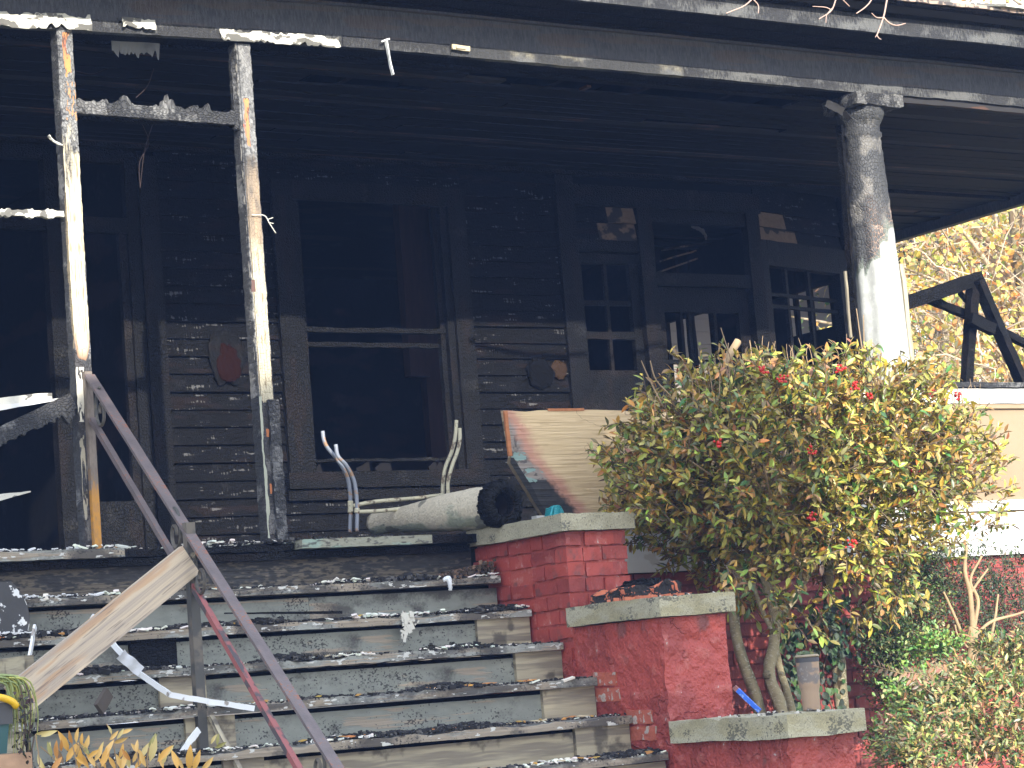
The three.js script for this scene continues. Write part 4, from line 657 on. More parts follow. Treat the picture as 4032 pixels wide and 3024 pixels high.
{ const p = at(400, 2760, { z: 1.0 }); const g = slab(0.1, 0.055, 0.02, { nx: 5, ny: 3, rough: 0.004 }).rotateZ(0.75).rotateY(0.5).translate(p.x, p.y - 0.0, 1.02); const m = new THREE.Mesh(g, plain(0.085, 0.07, 0.058, 0.85)); m.name = 'wood_scrap'; tag(m, 'small dark broken piece of board standing on the fourth step', 'wood scrap'); }
{ const a = at(885, 2415, { z: 0.5 }), b = at(1345, 2412, { z: 0.5 }); const m = new THREE.Mesh(beam(a, b, 0.014, 0.014, { nx: 30, rough: 0.003, fn: (q, x) => { q.y *= 0.4 + 0.6 * x; } }), M.char); m.name = 'charred_stick'; tag(m, 'thin charred stick lying on the second step against the riser', 'stick'); }
{ const a = at(830, 2825, { z: 1.07 }), b = at(960, 3060, { z: 1.36 }); const m = new THREE.Mesh(beam(a, b, 0.022, 0.02, { nx: 24, rough: 0.004 }), M.block); m.name = 'splintered_stick'; tag(m, 'splintered tan stick leaning beside the newel foot', 'stick'); }
{ // coil spring
  const a = at(1200, 2580, { z: 0.76 }), b = at(1420, 2572, { z: 0.76 }), pts = [], n = 34; for (let i = 0; i <= n * 8; i++) { const t = i / (n * 8), c = a.clone().lerp(b, t), an = i / 8 * 2 * Math.PI; pts.push(V(c.x, c.y + 0.009 * Math.cos(an), c.z + 0.009 * Math.sin(an))); }
  const m = new THREE.Mesh(tube(pts, 0.0022, { m: 4, n: n * 8 }), M.ironDark); m.name = 'coil_spring'; tag(m, 'rusty coil spring lying on the third step', 'spring');
}
{ // rolled carpet with a charred end
  const a = at(1478, 2062, { z: -0.75 }), b = at(1972, 1988, { z: 0.32 });
  const t = thing('carpet_roll', 'rolled up pale carpet with a charred open end lying on the porch edge', 'carpet', V(2.0, 0.0, 0.0));
  const cM = surf(1024, 512, [1, 0.5], (u, v) => { const n = fb(u, v, 5, 6, 5, 311), w = fb(u, v, 90, 60, 2, 312), g = sst(0.5, 0.66, n); let c = mix3([0.56, 0.5, 0.38], [0.3, 0.32, 0.24], g); c = mix3(c, [0.1, 0.1, 0.085], 0.7 * sst(0.64, 0.72, fb(u, v, 8, 5, 5, 314))); return [...c.map(k => k * (0.8 + 0.35 * w)), w]; }, { bump: 0.004, rough: 0.95 });
  const dir = b.clone().sub(a).normalize(), L = a.distanceTo(b);
  const R = x => (0.06 + 0.045 * sst(0, 0.8, x));
  part(t, 'roll', tube([a, a.clone().lerp(b, 0.35), a.clone().lerp(b, 0.7), b], R, { m: 26, n: 40, rough: 0.03, open: true }), cM);
  part(t, 'loose_flap', beam(a.clone().lerp(b, 0.25).add(V(0.02, -0.06, 0.03)), a.clone().lerp(b, 0.95).add(V(0, -0.085, 0.05)), 0.012, 0.06, { nx: 24, rough: 0.006 }), cM);
  // charred rim: lobes around a hollow core
  const up = V(0, 1, 0), s = new THREE.Vector3().crossVectors(dir, up).normalize(), q2 = new THREE.Vector3().crossVectors(s, dir), rim = [], rr = rng(3), c0 = b.clone().addScaledVector(dir, 0.005);
  for (let i = 0; i < 46; i++) { const an = i / 46 * Math.PI * 2, ri = 0.058, ro = 0.105 + 0.012 * rr(), p = k => c0.clone().addScaledVector(s, Math.cos(an) * k).addScaledVector(q2, Math.sin(an) * k); rim.push(tube([p(ri).addScaledVector(dir, -0.02), p(mix(ri, ro, 0.5)).addScaledVector(dir, 0.03 + 0.014 * rr()), p(ro).addScaledVector(dir, 0.02 * rr()), p(ro).addScaledVector(dir, -0.05)], u => 0.0115 * (0.75 + 0.5 * Math.sin(u * 3)), { m: 5, n: 8, rough: 0.3 })); }
  part(t, 'charred_rim', rim, M.char);
  const hole = new THREE.CylinderGeometry(0.062, 0.055, 0.5, 24, 1, true); const hm = plain(0.03, 0.02, 0.016, 0.9); hm.side = THREE.DoubleSide;
  hole.applyQuaternion(new THREE.Quaternion().setFromUnitVectors(up, dir)); const hc = b.clone().addScaledVector(dir, -0.215); hole.translate(hc.x, hc.y, hc.z);
  part(t, 'hollow_core', hole, hm);
}
{ // metal furniture frame lying upside down on the porch
  const z = -0.5, P = (u, v, zz) => atp(u, v, { z: zz });
  const t = thing('chair_frame', 'burnt tubular metal chair frame with curved legs upright on the porch', 'chair', V(1.9, 0, -0.5));
  const steel = surf(256, 256, [0.2, 0.2], (u, v) => { const n = fb(u, v, 8, 8, 5, 321); return [...mix3([0.23, 0.25, 0.29], [0.34, 0.2, 0.11], sst(0.55, 0.66, n)), n]; }, { rough: 0.5, metal: 0.1 });
  const cream = surf(256, 256, [0.2, 0.2], (u, v) => { const n = fb(u, v, 8, 8, 5, 325); return [...mix3([0.52, 0.48, 0.34], [0.16, 0.12, 0.08], sst(0.56, 0.7, n)), n]; }, { rough: 0.6 });
  part(t, 'leg', tube([P(756, 1150, z), P(757, 1080, z), P(750, 1030, z), P(728, 992, z), P(706, 965, z), P(699, 948, z), P(697, 931, z)], 0.0105, { m: 10, n: 40 }), steel);
  part(t, 'leg', tube([P(771, 1148, z + 0.06), P(771, 1085, z + 0.06), P(765, 1040, z + 0.06), P(748, 1005, z + 0.06), P(730, 985, z + 0.06), P(725, 960, z + 0.06)], 0.0105, { m: 10, n: 40 }), steel);
  part(t, 'leg', tube([P(956, 1078, z - 0.15), P(957, 1040, z - 0.15), P(962, 1010, z - 0.15), P(976, 975, z - 0.15), P(983, 945, z - 0.15), P(986, 908, z - 0.15)], 0.0105, { m: 10, n: 40 }), cream);
  part(t, 'leg', tube([P(968, 1074, z - 0.08), P(968, 1040, z - 0.08), P(976, 1008, z - 0.08), P(988, 975, z - 0.08), P(993, 950, z - 0.08), P(993, 925, z - 0.08)], 0.0105, { m: 10, n: 40 }), cream);
  part(t, 'seat_rail', tube([P(762, 1093, z), P(800, 1085, z), P(900, 1076, z - 0.1), P(958, 1069, z - 0.15)], 0.011, { m: 10, n: 30 }), cream);
  part(t, 'seat_rail', tube([P(768, 1106, z + 0.06), P(830, 1103, z + 0.03), P(920, 1090, z - 0.03), P(975, 1075, z - 0.08), P(990, 1072, z - 0.08)], 0.011, { m: 10, n: 30 }), cream);
  part(t, 'sleeve', [tube([P(757, 1108, z), P(757, 1082, z)], 0.0145, { m: 10 }), tube([P(771, 1108, z + 0.06), P(771, 1098, z + 0.06)], 0.0145, { m: 10 })], cream);
  part(t, 'hook', tube([P(889, 1104, z), P(893, 1094, z), P(905, 1092, z), P(913, 1087, z)], 0.004, { m: 6 }), cream);
}
{ // melted teal container on the top cap
  const c = at(2178, 2000, { z: 0.3 }), teal = surf(256, 256, [0.15, 0.15], (u, v) => { const n = fb(u, v, 6, 6, 4, 331); return [0.01 + 0.03 * n, 0.2 + 0.2 * n, 0.24 + 0.2 * n, n]; }, { rough: 0.4, bump: 0.003 });
  const t = thing('melted_tub', 'small melted teal plastic tub on the topmost concrete cap', 'tub', V(c.x, 0.022, 0.3));
  const g = new THREE.CylinderGeometry(0.036, 0.05, 0.085, 28, 8), p = g.attributes.position; for (let i = 0; i < p.count; i++) { const x = p.getX(i), y = p.getY(i), z = p.getZ(i), a = Math.atan2(z, x), r = 1 + 0.05 * Math.sin(a * 14) + 0.22 * n3(x * 26, y * 26, z * 26) + (y < -0.03 ? 0.35 * Math.max(0, n3(a * 1.5, 2, 3) + 0.3) : 0); p.setXYZ(i, x * r, y + 0.012 * n3(x * 30, z * 30, 2), z * r); } g.computeVertexNormals();
  part(t, 'tub', g.translate(c.x, 0.022 + 0.042, 0.3), teal);
  part(t, 'melted_lip', tube([V(c.x - 0.07, 0.03, 0.33), V(c.x - 0.045, 0.06, 0.335), V(c.x - 0.02, 0.1, 0.33), V(c.x + 0.02, 0.105, 0.325), V(c.x + 0.035, 0.07, 0.33)], 0.009, { m: 6, rough: 0.4 }), teal);
  part(t, 'white_flake', slab(0.09, 0.012, 0.05, { nx: 6, nz: 4, rough: 0.01 }).rotateZ(0.25).translate(c.x + 0.01, 0.034, 0.4), M.vinyl);
}
{ // clinker of charred timber crusted with orange brick dust, on the middle cap
  const a = at(2345, 2352, { z: 1.0 }), b = at(2535, 2300, { z: 1.0 });
  const t = thing('charred_block', 'charred chunk crusted with orange mortar on the middle concrete cap', 'charred block', V((a.x + b.x) / 2, -0.432, 1.0));
  const oM = surf(256, 256, [0.14, 0.14], (u, v) => { const n = fb(u, v, 6, 6, 5, 341); return [...mix3([0.02, 0.018, 0.017], [0.55, 0.16, 0.08], sst(0.43, 0.51, n)), n]; }, { bump: 0.016, rough: 0.9 });
  part(t, 'core', bxc(a.x, b.x, -0.427, -0.37, 0.95, 1.3, { nx: 18, ny: 10, nz: 16, rough: 0.02, freq: 22, fn: (q, x) => { q.y += 0.02 * n3(q.x * 12, q.z * 12, 4); if (q.y > 0.01) q.y += 0.03 * x - 0.01; } }), oM);
  part(t, 'charred_top', bxc(a.x + 0.12, b.x - 0.0, -0.37, -0.33, 1.02, 1.2, { nx: 14, ny: 6, nz: 10, rough: 0.018, freq: 26, fn: (q, x, y) => { if (y > 0.5) q.x *= 0.6; } }), M.char);
  const cr = [], rr = rng(41); for (let i = 0; i < 46; i++) { const x = mix(a.x - 0.06, b.x + 0.04, rr()), zz = 1.18 + 0.25 * rr(); cr.push(slab(0.012 + 0.02 * rr(), 0.01 + 0.012 * rr(), 0.016, { rough: 0.004 }).rotateY(rr() * 3).translate(x, -0.424, Math.min(zz, 1.5))); }
  part(t, 'crumbs', cr, plain(0.52, 0.17, 0.09, 0.9), { kind: 'stuff' });
}
{ // soot-stained tumbler
  const b = at(3195, 2782, { z: 2.25 }); b.y = -0.997; const h = 0.245;
  const sM = surf(512, 512, null, (u, v) => { const n = fb(u, v, 7, 6, 5, 351), f = fb(u, v, 40, 30, 3, 352); let c = mix3([0.34, 0.235, 0.155], [0.17, 0.145, 0.13], sst(0.4, 0.6, n)); c = mix3(c, [0.5, 0.48, 0.46], 0.8 * sst(0.62, 0.7, f * 0.6 + n * 0.4) * (v < 0.42 ? 1 : 0.3));  return [...c, f]; }, { rough: 0.5, metal: 0.1 });
  const t = thing('metal_tumbler', 'soot stained metal travel tumbler standing on the lowest concrete cap', 'tumbler', b);
  let body = new THREE.LatheGeometry([[0, 0], [0.036, 0], [0.0385, 0.006], [0.0405, 0.085], [0.045, 0.105], [0.0475, 0.12], [0.0505, 0.2], [0.0515, 0.214]].map(a => new THREE.Vector2(a[0], a[1])), 40); { const bp = body.attributes.position, bu = body.attributes.uv; for (let i = 0; i < bp.count; i++) bu.setY(i, bp.getY(i) / 0.214 * 0.98 + 0.01); } body.translate(b.x, b.y, b.z);
  part(t, 'body', body, sM);
  part(t, 'band', new THREE.CylinderGeometry(0.0525, 0.052, 0.02, 40).translate(b.x, b.y + 0.222, b.z), plain(0.05, 0.05, 0.055, 0.45));
  part(t, 'lid', new THREE.LatheGeometry([[0, 0.012], [0.048, 0.012], [0.054, 0.007], [0.054, 0.0], [0, 0.0]].map(a => new THREE.Vector2(a[0], a[1])), 40).translate(b.x, b.y + 0.233, b.z), plain(0.3, 0.24, 0.16, 0.6));
}
{ // blue tool handle
  const a = at(2892, 2705, { z: 1.9 }), b = at(2992, 2800, { z: 2.0 }); const t = thing('blue_stick', 'short blue plastic stick leaning on the lowest concrete cap', 'stick', b);
  part(t, 'shaft', beam(a.clone().lerp(b, 0.12), b.clone(), 0.019, 0.016, { nx: 12, rough: 0.0015 }), surf(128, 128, [0.1, 0.1], (u, v) => { const n = fb(u, v, 6, 6, 4, 361); return [...mix3([0.025, 0.13, 0.6], [0.25, 0.38, 0.7], sst(0.6, 0.75, n)), n]; }, { rough: 0.4 }));
  part(t, 'tip', beam(a, a.clone().lerp(b, 0.13), 0.02, 0.016, {}), plain(0.24, 0.1, 0.09, 0.7));
}
{ // wire sticking up beside the panel
  const m = new THREE.Mesh(tube([at(2388, 2008, { z: 0.7 }), at(2430, 1968, { z: 0.6 }), at(2480, 1925, { z: 0.5 }), at(2520, 1880, { z: 0.45 })], 0.004, { m: 5 }), M.twigDark); m.name = 'thin_stick'; tag(m, 'thin dark stick rising from the topmost concrete cap in front of the tan panel', 'stick');
}
{ // rounded sooty sheet at the far left of the steps
  const c = at(20, 2440, { z: 0.34 }); const s = new THREE.Shape(); s.moveTo(-0.5, 0.17); s.lineTo(0.05, 0.17); s.quadraticCurveTo(0.17, 0.02, 0.04, -0.14); s.quadraticCurveTo(-0.02, -0.2, -0.5, -0.2); s.closePath();
  const g = new THREE.ExtrudeGeometry(s, { depth: 0.012, bevelEnabled: true, bevelSize: 0.004, bevelThickness: 0.004, curveSegments: 16 }); g.rotateX(-0.3).translate(c.x - 0.0, c.y, c.z);
  const sm = surf(512, 512, [0.5, 0.5], (u, v) => { const n = fb(u, v, 9, 9, 5, 371), k = sst(0.56, 0.6, 0.75 * n + 0.25 * fb(u, v, 40, 40, 2, 373)); return [...mix3([0.045, 0.043, 0.042], [0.6, 0.6, 0.58], k), n]; }, { bump: 0.004 });
  const m = new THREE.Mesh(g, sm); m.name = 'sooty_sheet'; tag(m, 'rounded dark sooty sheet flecked with ash against the top steps at the far left', 'sheet');
}
{ // charred swing frame behind the porch rail on the right
  const t = thing('swing_frame', 'charred wooden A-frame rising behind the porch rail right of the column', 'frame', atp(2100, 830, { z: -1.0 }));
  const P = (u, v, z) => atp(u, v, { z }), B = (a, b, h, d) => beam(a, b, h, d, { rough: 0.006, freq: 30, ny: 2, nz: 2 });
  part(t, 'top_beam', B(P(1930, 664, -1.0), P(2118, 600, -1.0), 0.09, 0.06), M.char);
  part(t, 'post', B(P(2087, 840, -1.0), P(2103, 605, -1.0), 0.06, 0.065), M.char);
  part(t, 'leg', B(P(2218, 850, -1.0), P(2111, 605, -0.96), 0.06, 0.075), M.char);
  part(t, 'brace', B(P(1990, 640, -1.1), P(2150, 706, -1.1), 0.05, 0.05), M.char); part(t, 'brace', B(P(2095, 688, -0.92), P(2145, 712, -0.92), 0.075, 0.05), M.char); part(t, 'brace', B(P(2140, 705, -1.1), P(2235, 752, -1.1), 0.05, 0.05), M.char);
  part(t, 'brace', B(P(2073, 632, -1.05), P(2098, 660, -1.05), 0.025, 0.03), M.char);
}
{ // bin, strappy grass, pot at the lower left
  const z = 1.75, c = at(-20, 2800, { z });
  const t = thing('storage_bin', 'dark green plastic bin with a yellow handle at the lower left edge', 'bin', V(c.x, -1.25, z));
  const green = plain(0.015, 0.075, 0.075, 0.45), grey = plain(0.06, 0.06, 0.065, 0.5), yel = plain(0.75, 0.45, 0.015, 0.4);
  const yTop = at(40, 2765, { z }).y, yRim = at(40, 2850, { z }).y, yB = at(40, 2965, { z }).y, xr = at(46, 2820, { z }).x;
  part(t, 'body', bxc(xr - 0.5, xr - 0.012, yB, yRim, z - 0.3, z, { ny: 6, fn: (q, x, y) => { q.x += (x > 0.5 ? 1 : -1) * -0.015 * (1 - y); } }), green);
  part(t, 'rim', bxc(xr - 0.51, xr, yRim, yTop, z - 0.31, z + 0.01), grey);
  part(t, 'handle', tube([V(xr - 0.2, yTop + 0.0, z + 0.02), V(xr - 0.16, yTop + 0.028, z + 0.03), V(xr - 0.06, yTop + 0.022, z + 0.03), V(xr - 0.005, yTop + 0.0, z + 0.03), V(xr + 0.012, yTop - 0.02, z + 0.025)], 0.014, { m: 10 }), yel);
  const pb = new THREE.Mesh(bxc(xr - 0.6, xr + 0.06, yB - 0.4, yB - 0.004, z - 0.35, z + 0.03, { nx: 8, ny: 6, rough: 0.004 }), surf(256, 256, [0.4, 0.4], (u, v) => { const n = fb(u, v, 12, 12, 5, 381); return [0.34 + 0.16 * n, 0.21 + 0.1 * n, 0.13 + 0.06 * n, n]; }, { bump: 0.003 })); pb.name = 'clay_block'; tag(pb, 'tan clay planter block under the green bin', 'planter');
}
// ------------------------------------------------------------------ loose burnt debris on the treads
{
  const rr = rng(501), Q = () => new THREE.Quaternion().setFromEuler(new THREE.Euler(rr() * 0.7 - 0.35, rr() * 6.3, rr() * 0.7 - 0.35));
  const chunk = slab(1, 1, 1, { nx: 2, ny: 2, nz: 2, rough: 0.22, freq: 1.7, seed: 77 }), flakeG = slab(1, 0.25, 0.7, { nx: 3, ny: 1, nz: 2, rough: 0.16, freq: 1.5, seed: 78 });
  const col = (r, g, b) => new THREE.Color().setRGB(r, g, b);
  const dark = [], white = [], wood = [];
  const spots = []; for (let k = 0; k <= 7; k++) for (let i = 0; i < 5; i++) spots.push([k, -0.7 + rr() * 2.7, 0.1 + 0.3 * rr()]);
  for (let k = 0; k <= 7; k++) {
    const y = k ? yT(k) : 0, zf = k ? zF(k) : 0.05, x0 = -0.75, x1 = k ? 2.08 : 2.3, nz = k ? RUN - 0.04 : 0.6;
    const nd = 2600;
    for (let i = 0; i < nd; i++) {
      let x = mix(x0, x1, rr()), z = zf - 0.004 - nz * Math.pow(rr(), 1.6);
      const pile = Math.max(0, n3(x * 3.1, k * 7, 3)) + 0.15; if (rr() > pile * 1.6) continue;
      const s = 0.004 + 0.01 * rr() * rr() + 0.02 * pile * rr() * rr();
      dark.push({ p: V(x, y + s * 0.3 + 0.02 * pile * rr() * sst(0, 0.03, zf - z), z), q: Q(), s: V(s * (1 + rr()), s * 0.8, s * (0.8 + 0.5 * rr())), c: rr() < 0.8 ? col(0.016, 0.015, 0.015) : col(0.09, 0.085, 0.08) });
    }
    for (let i = 0; i < 620; i++) {
      const x = mix(x0, x1, rr()), z = zf - 0.002 - nz * 0.7 * Math.pow(rr(), 1.8), pile = Math.pow(Math.max(0, n3(x * 3.3 + 9, k * 5, 7)), 1.5) * 1.3 + (x < 0.3 ? 0.2 : 0.05); if (rr() > pile * 1.2) continue;
      const s = 0.005 + 0.03 * Math.pow(rr(), 4) + 0.008 * rr(); white.push({ p: V(x, y + 0.004 + 0.014 * rr() * pile, z), q: Q(), s: V(s * (1 + rr()), s * 0.9, s), c: col(0.62 + 0.14 * rr(), 0.62 + 0.12 * rr(), 0.6) });
    }
    for (let i = 0; i < 40; i++) {
      const x = mix(k > 2 ? 0.3 : x0, x1, rr()), z = zf - 0.002 - nz * 0.6 * rr() * rr(), L = 0.02 + 0.09 * rr() * rr(); if (rr() > (k > 3 ? 0.5 : 0.12)) continue;
      wood.push({ p: V(x, y + 0.006 + 0.008 * rr(), z), q: new THREE.Quaternion().setFromEuler(new THREE.Euler(0, (rr() - 0.5) * 1.6, (rr() - 0.5) * 0.35)), s: V(L, 0.006 + 0.006 * rr(), 0.012), c: rr() < 0.75 ? col(0.42 + 0.2 * rr(), 0.2 + 0.12 * rr(), 0.07) : col(0.5, 0.42, 0.28) });
    }
  }
  for (let i = 0; i < 300; i++) { const k = i % 3, x = -0.75 + 0.75 * rr() * rr(), y = k ? yT(k) : 0, s = 0.01 + 0.022 * rr() * rr(); white.push({ p: V(x, y + 0.006 + 0.03 * rr() * (1 - (x + 0.75) / 0.75), (k ? zF(k) : 0.08) - 0.006 - 0.12 * rr()), q: Q(), s: V(s * (1 + rr()), s, s), c: col(0.68, 0.68, 0.68) }); }
  // heaps: soil at the head of the stairs by the pier, moss clumps on the third step
  for (let i = 0; i < 330; i++) { const t = rr(), x = 1.72 + 0.36 * t + 0.04 * rr(), z = 0.05 + 0.2 * rr(), s = 0.006 + 0.012 * rr(); dark.push({ p: V(x, yT(1) + 0.09 * t * rr(), z), q: Q(), s: V(s, s, s), c: rr() < 0.6 ? col(0.05, 0.035, 0.025) : col(0.16, 0.1, 0.07) }); }
  for (const [u, v, z, n] of [[1720, 2520, 0.77, 90], [1800, 2515, 0.77, 110], [1390, 2560, 0.77, 60], [1480, 2890, 1.28, 90], [1850, 2890, 1.28, 60], [1430, 2905, 1.28, 60]]) { const p = at(u, v, { z }); for (let i = 0; i < n; i++) { const s = 0.005 + 0.01 * rr(), r = 0.05 * Math.sqrt(rr()), a = rr() * 6.3, k = Math.round(z / RUN); dark.push({ p: V(p.x + r * Math.cos(a) * 1.4, yT(k) + 0.04 * rr() * (1 - r / 0.05), Math.min(z - 0.005, z - 0.05 + r * Math.sin(a))), q: Q(), s: V(s, s, s), c: col(0.02, 0.018, 0.014) }); } }
  for (let i = 0; i < 120; i++) { const x = CX0 + 0.02 + 0.4 * rr(), c = Math.floor(rr() * 3), [, y1, z0, z1] = caps[c], s = 0.004 + 0.008 * rr(); (rr() < 0.4 ? white : dark).push({ p: V(x, y1 + 0.002, mix(z0 + 0.05, z1 - 0.01, rr())), q: Q(), s: V(s * 1.4, s, s), c: rr() < 0.5 ? col(0.04, 0.035, 0.03) : col(0.5, 0.47, 0.42) }); }
  many(null, 'charred_debris', chunk, plain(1, 1, 1, 0.85), dark, { kind: 'stuff', label: 'black charred crumbs and soil scattered over the steps', category: 'debris' });
  many(null, 'ash_flakes', flakeG, plain(1, 1, 1, 0.85), white, { kind: 'stuff', label: 'white paint and ash flakes scattered over the steps', category: 'debris' });
  many(null, 'wood_splinters', slab(1, 1, 1, { nx: 4, rough: 0.12, freq: 2, seed: 79, fn: (q, x) => { const k = 1 - 0.75 * Math.abs(2 * x - 1); q.y *= k; q.z *= k; } }), plain(1, 1, 1, 0.8), wood, { kind: 'stuff', label: 'orange wood splinters scattered over the steps', category: 'debris' });
}
// ------------------------------------------------------------------ planting
function leafGeo(W, fold, curl, tip = 1) { // unit leaf along +y, width W, facing +z
  const pos = [], idx = [], rows = [[0, 0.02], [0.25, 0.8], [0.55, 1], [0.82, 0.55], [1, 0.02]];
  for (const [y, w] of rows) { const c = -curl * y * y, ww = w * W / 2; pos.push(-ww, y, c + fold * ww, 0, y, c, ww, y, c + fold * ww); }
  for (let i = 0; i < 4; i++) for (let j = 0; j < 2; j++) { const a = i * 3 + j, b = a + 3; idx.push(a, a + 1, b, b, a + 1, b + 1); }
  const g = new THREE.BufferGeometry(); g.setAttribute('position', new THREE.Float32BufferAttribute(pos, 3)); g.setAttribute('uv', new THREE.Float32BufferAttribute(pos.flatMap((_, i) => i % 3 === 0 ? [pos[i] + 0.5, pos[i + 1]] : []), 2)); g.setIndex(idx); g.computeVertexNormals(); return g;
}
const leafMat = (rough = 0.4, tr = 0.25) => new THREE.MeshPhysicalMaterial({ color: 0xffffff, roughness: rough, transmission: tr, thickness: 0, side: THREE.DoubleSide });
const orient = (d, n) => { const Y = d.clone().normalize(), X = new THREE.Vector3().crossVectors(Y, n).normalize(), Z = new THREE.Vector3().crossVectors(X, Y); return new THREE.Quaternion().setFromRotationMatrix(new THREE.Matrix4().makeBasis(X, Y, Z)); };
const rv = r => { for (;;) { const v = V(r() * 2 - 1, r() * 2 - 1, r() * 2 - 1); const l = v.length(); if (l > 0.05 && l < 1) return v.divideScalar(l); } };
const C3 = a => new THREE.Color().setRGB(...a);
const vary = (c, r, k = 0.35) => C3(c.map(x => x * (1 - k + 2 * k * r())));
{ // holly-like bush beside the wall
  const base = V(3.35, -1.5, 0.85), t = thing('holly_bush', 'rounded bush of olive and yellow glossy leaves with red berries before the porch panel', 'bush', base);
  const r = rng(601), ctr = V(3.6, 0.2, 0.85), ax = V(1.3, 0.7, 0.8), leaves = [], tw = [], bare = [], ends = [];
  const pal = [[0.3, 0.25, 0.055], [0.46, 0.37, 0.075], [0.62, 0.5, 0.11], [0.14, 0.14, 0.04], [0.26, 0.18, 0.06], [0.08, 0.16, 0.045]];
  const surfR = d => { const k = 1 + 0.16 * n3(d.x * 2.6 + 3, d.y * 2.6, d.z * 2.6) + 0.08 * n3(d.x * 7, d.y * 7, d.z * 7); return V(d.x * ax.x, d.y * ax.y, d.z * ax.z).multiplyScalar(k); };
  const trunkTop = V(3.35, -0.35, 0.85);
  for (let i = 0; i < 3000; i++) {
    const d = rv(r); if (d.y < -0.85) continue; if (d.y < -0.25 && d.x > 0.45 && r() < 0.6) continue;
    const out = surfR(d), depth = Math.pow(r(), 1.2) * 0.42 + 0.04, end = ctr.clone().addScaledVector(out, 1 - depth), L = 0.12 + 0.12 * r(); if (end.y < 0.12 - 0.62 * (end.x - 2.35) && end.x < 3.2) continue;
    const dir = out.clone().normalize().multiplyScalar(0.75).add(V(0, 0.25, 0)).addScaledVector(rv(r), 0.5).normalize(), st = end.clone().addScaledVector(dir, -L);
    if (depth < 0.35) tw.push([st, end]);
    const n = 9 + Math.floor(r() * 7), sparse = d.x > 0.6 && r() < 0.65;
    for (let k = 0; k < n; k++) { if (sparse && r() < 0.5) continue;
      const f = 0.1 + 0.95 * k / n, p = st.clone().lerp(end, f), ld = dir.clone().multiplyScalar(0.55).addScaledVector(rv(r), 0.85).normalize(), s = 0.04 + 0.025 * r();
      const q = r(); let c = pal[q < 0.3 ? 0 : q < 0.55 ? 1 : q < 0.68 ? 2 : q < 0.84 ? 3 : q < 0.94 ? 4 : 5];
      if (q > 0.9 && d.y > -0.5 && d.x > -0.2 && d.x < 0.5 && end.y < 0.25) c = [0.07, 0.19, 0.03]; if (r() < 0.012) c = [0.5, 0.25, 0.04];
      leaves.push({ p, q: orient(ld, V(0, 1, 0.4).addScaledVector(rv(r), 0.8)), s: V(s, s, s), c: vary(c, r) });
    }
  }
  // loose hanging sprays round the trunk forks
  for (let i = 0; i < 120; i++) { const u = 2820 + 780 * r(), lim = 2330 + 130 * (1 - Math.pow((u - 3200) / 400, 2)), a = at(u, 2200 + (lim - 2200) * r(), { z: 0.6 + 0.7 * r() }), e = a.clone().add(V((r() - 0.4) * 0.14, -0.05 - 0.07 * r(), 0.1 * (r() - 0.3))); tw.push([a, e]); for (let k = 0; k < 8; k++) { const s = 0.042 + 0.024 * r(), ld = e.clone().sub(a).normalize().multiplyScalar(0.6).addScaledVector(rv(r), 0.8).normalize(); leaves.push({ p: a.clone().lerp(e, 0.1 + k / 8), q: orient(ld, V(0, 1, 0.5).addScaledVector(rv(r), 0.8)), s: V(s, s, s), c: vary(pal[Math.floor(r() * 6)], r) }); } }
  // sprays that stick out on the left and right
  for (let i = 0; i < 46; i++) {
    const left = i < 20, a = left ? at(2560 + r() * 60, 1700 + r() * 380, { z: 0.8 + 0.4 * r() }) : at(3840 + r() * 80, 1720 + r() * 420, { z: 0.7 + 0.4 * r() });
    const e = a.clone().add(V((left ? -1 : 1) * (0.08 + 0.12 * r()), 0.02 + 0.14 * (r() - 0.3), 0.1 * (r() - 0.5))); tw.push([a, e]);
    for (let k = 0; k < 11; k++) { const f = 0.2 + 0.85 * k / 11, s = 0.036 + 0.018 * r(), ld = e.clone().sub(a).normalize().addScaledVector(rv(r), 0.9).normalize(); leaves.push({ p: a.clone().lerp(e, f), q: orient(ld, V(0, 1, 0.3).addScaledVector(rv(r), 0.7)), s: V(s, s, s), c: vary(pal[Math.floor(r() * 5)], r) }); }
  }
  many(t, 'crown', leafGeo(0.38, 0.35, 0.14), leafMat(0.4, 0.2), leaves, { kind: 'stuff' });
  // bare shoots on top
  for (let i = 0; i < 80; i++) { const u = 2560 + r() * 1300, v = 1405 + Math.pow(Math.abs((u - 3230) / 760), 2.2) * 300 - 10 * r(), p = at(u, v, { z: 0.85 + 0.35 * (r() - 0.5) }), h = 0.04 + 0.1 * r() * r(); bare.push(tube([p.clone().add(V(0, -0.1, 0)), p.clone().add(V((r() - 0.6) * 0.03, h * 0.4, 0)), p.clone().add(V((r() - 0.65) * 0.07, h, (r() - 0.5) * 0.03))], q => 0.004 - 0.0025 * q, { m: 4, n: 5, rough: 0.3 })); }
  for (const [a, b, c] of [[[2905, 1530], [2885, 1440], [2838, 1290]], [[2870, 1560], [2860, 1480], [2868, 1350]], [[2980, 1520], [2965, 1440], [2952, 1340]], [[3430, 1500], [3400, 1400], [3372, 1215]], [[3420, 1500], [3405, 1420], [3400, 1240]], [[2640, 1560], [2580, 1490], [2560, 1420]], [[2610, 1600], [2560, 1500], [2525, 1420]]]) bare.push(tube([at(a[0], a[1], { z: 0.9 }), at(b[0], b[1], { z: 0.9 }), at(c[0], c[1], { z: 0.9 })], q => 0.0055 - 0.003 * q, { m: 5, n: 8, rough: 0.3 }));
  part(t, 'bare_shoots', bare, M.twig, { kind: 'stuff' });
  part(t, 'twigs', tw.map(([a, b]) => tube([a, a.clone().lerp(b, 0.5).addScaledVector(rv(r), 0.008), b], 0.0028, { m: 3, n: 3 })), M.twigDark, { kind: 'stuff' });
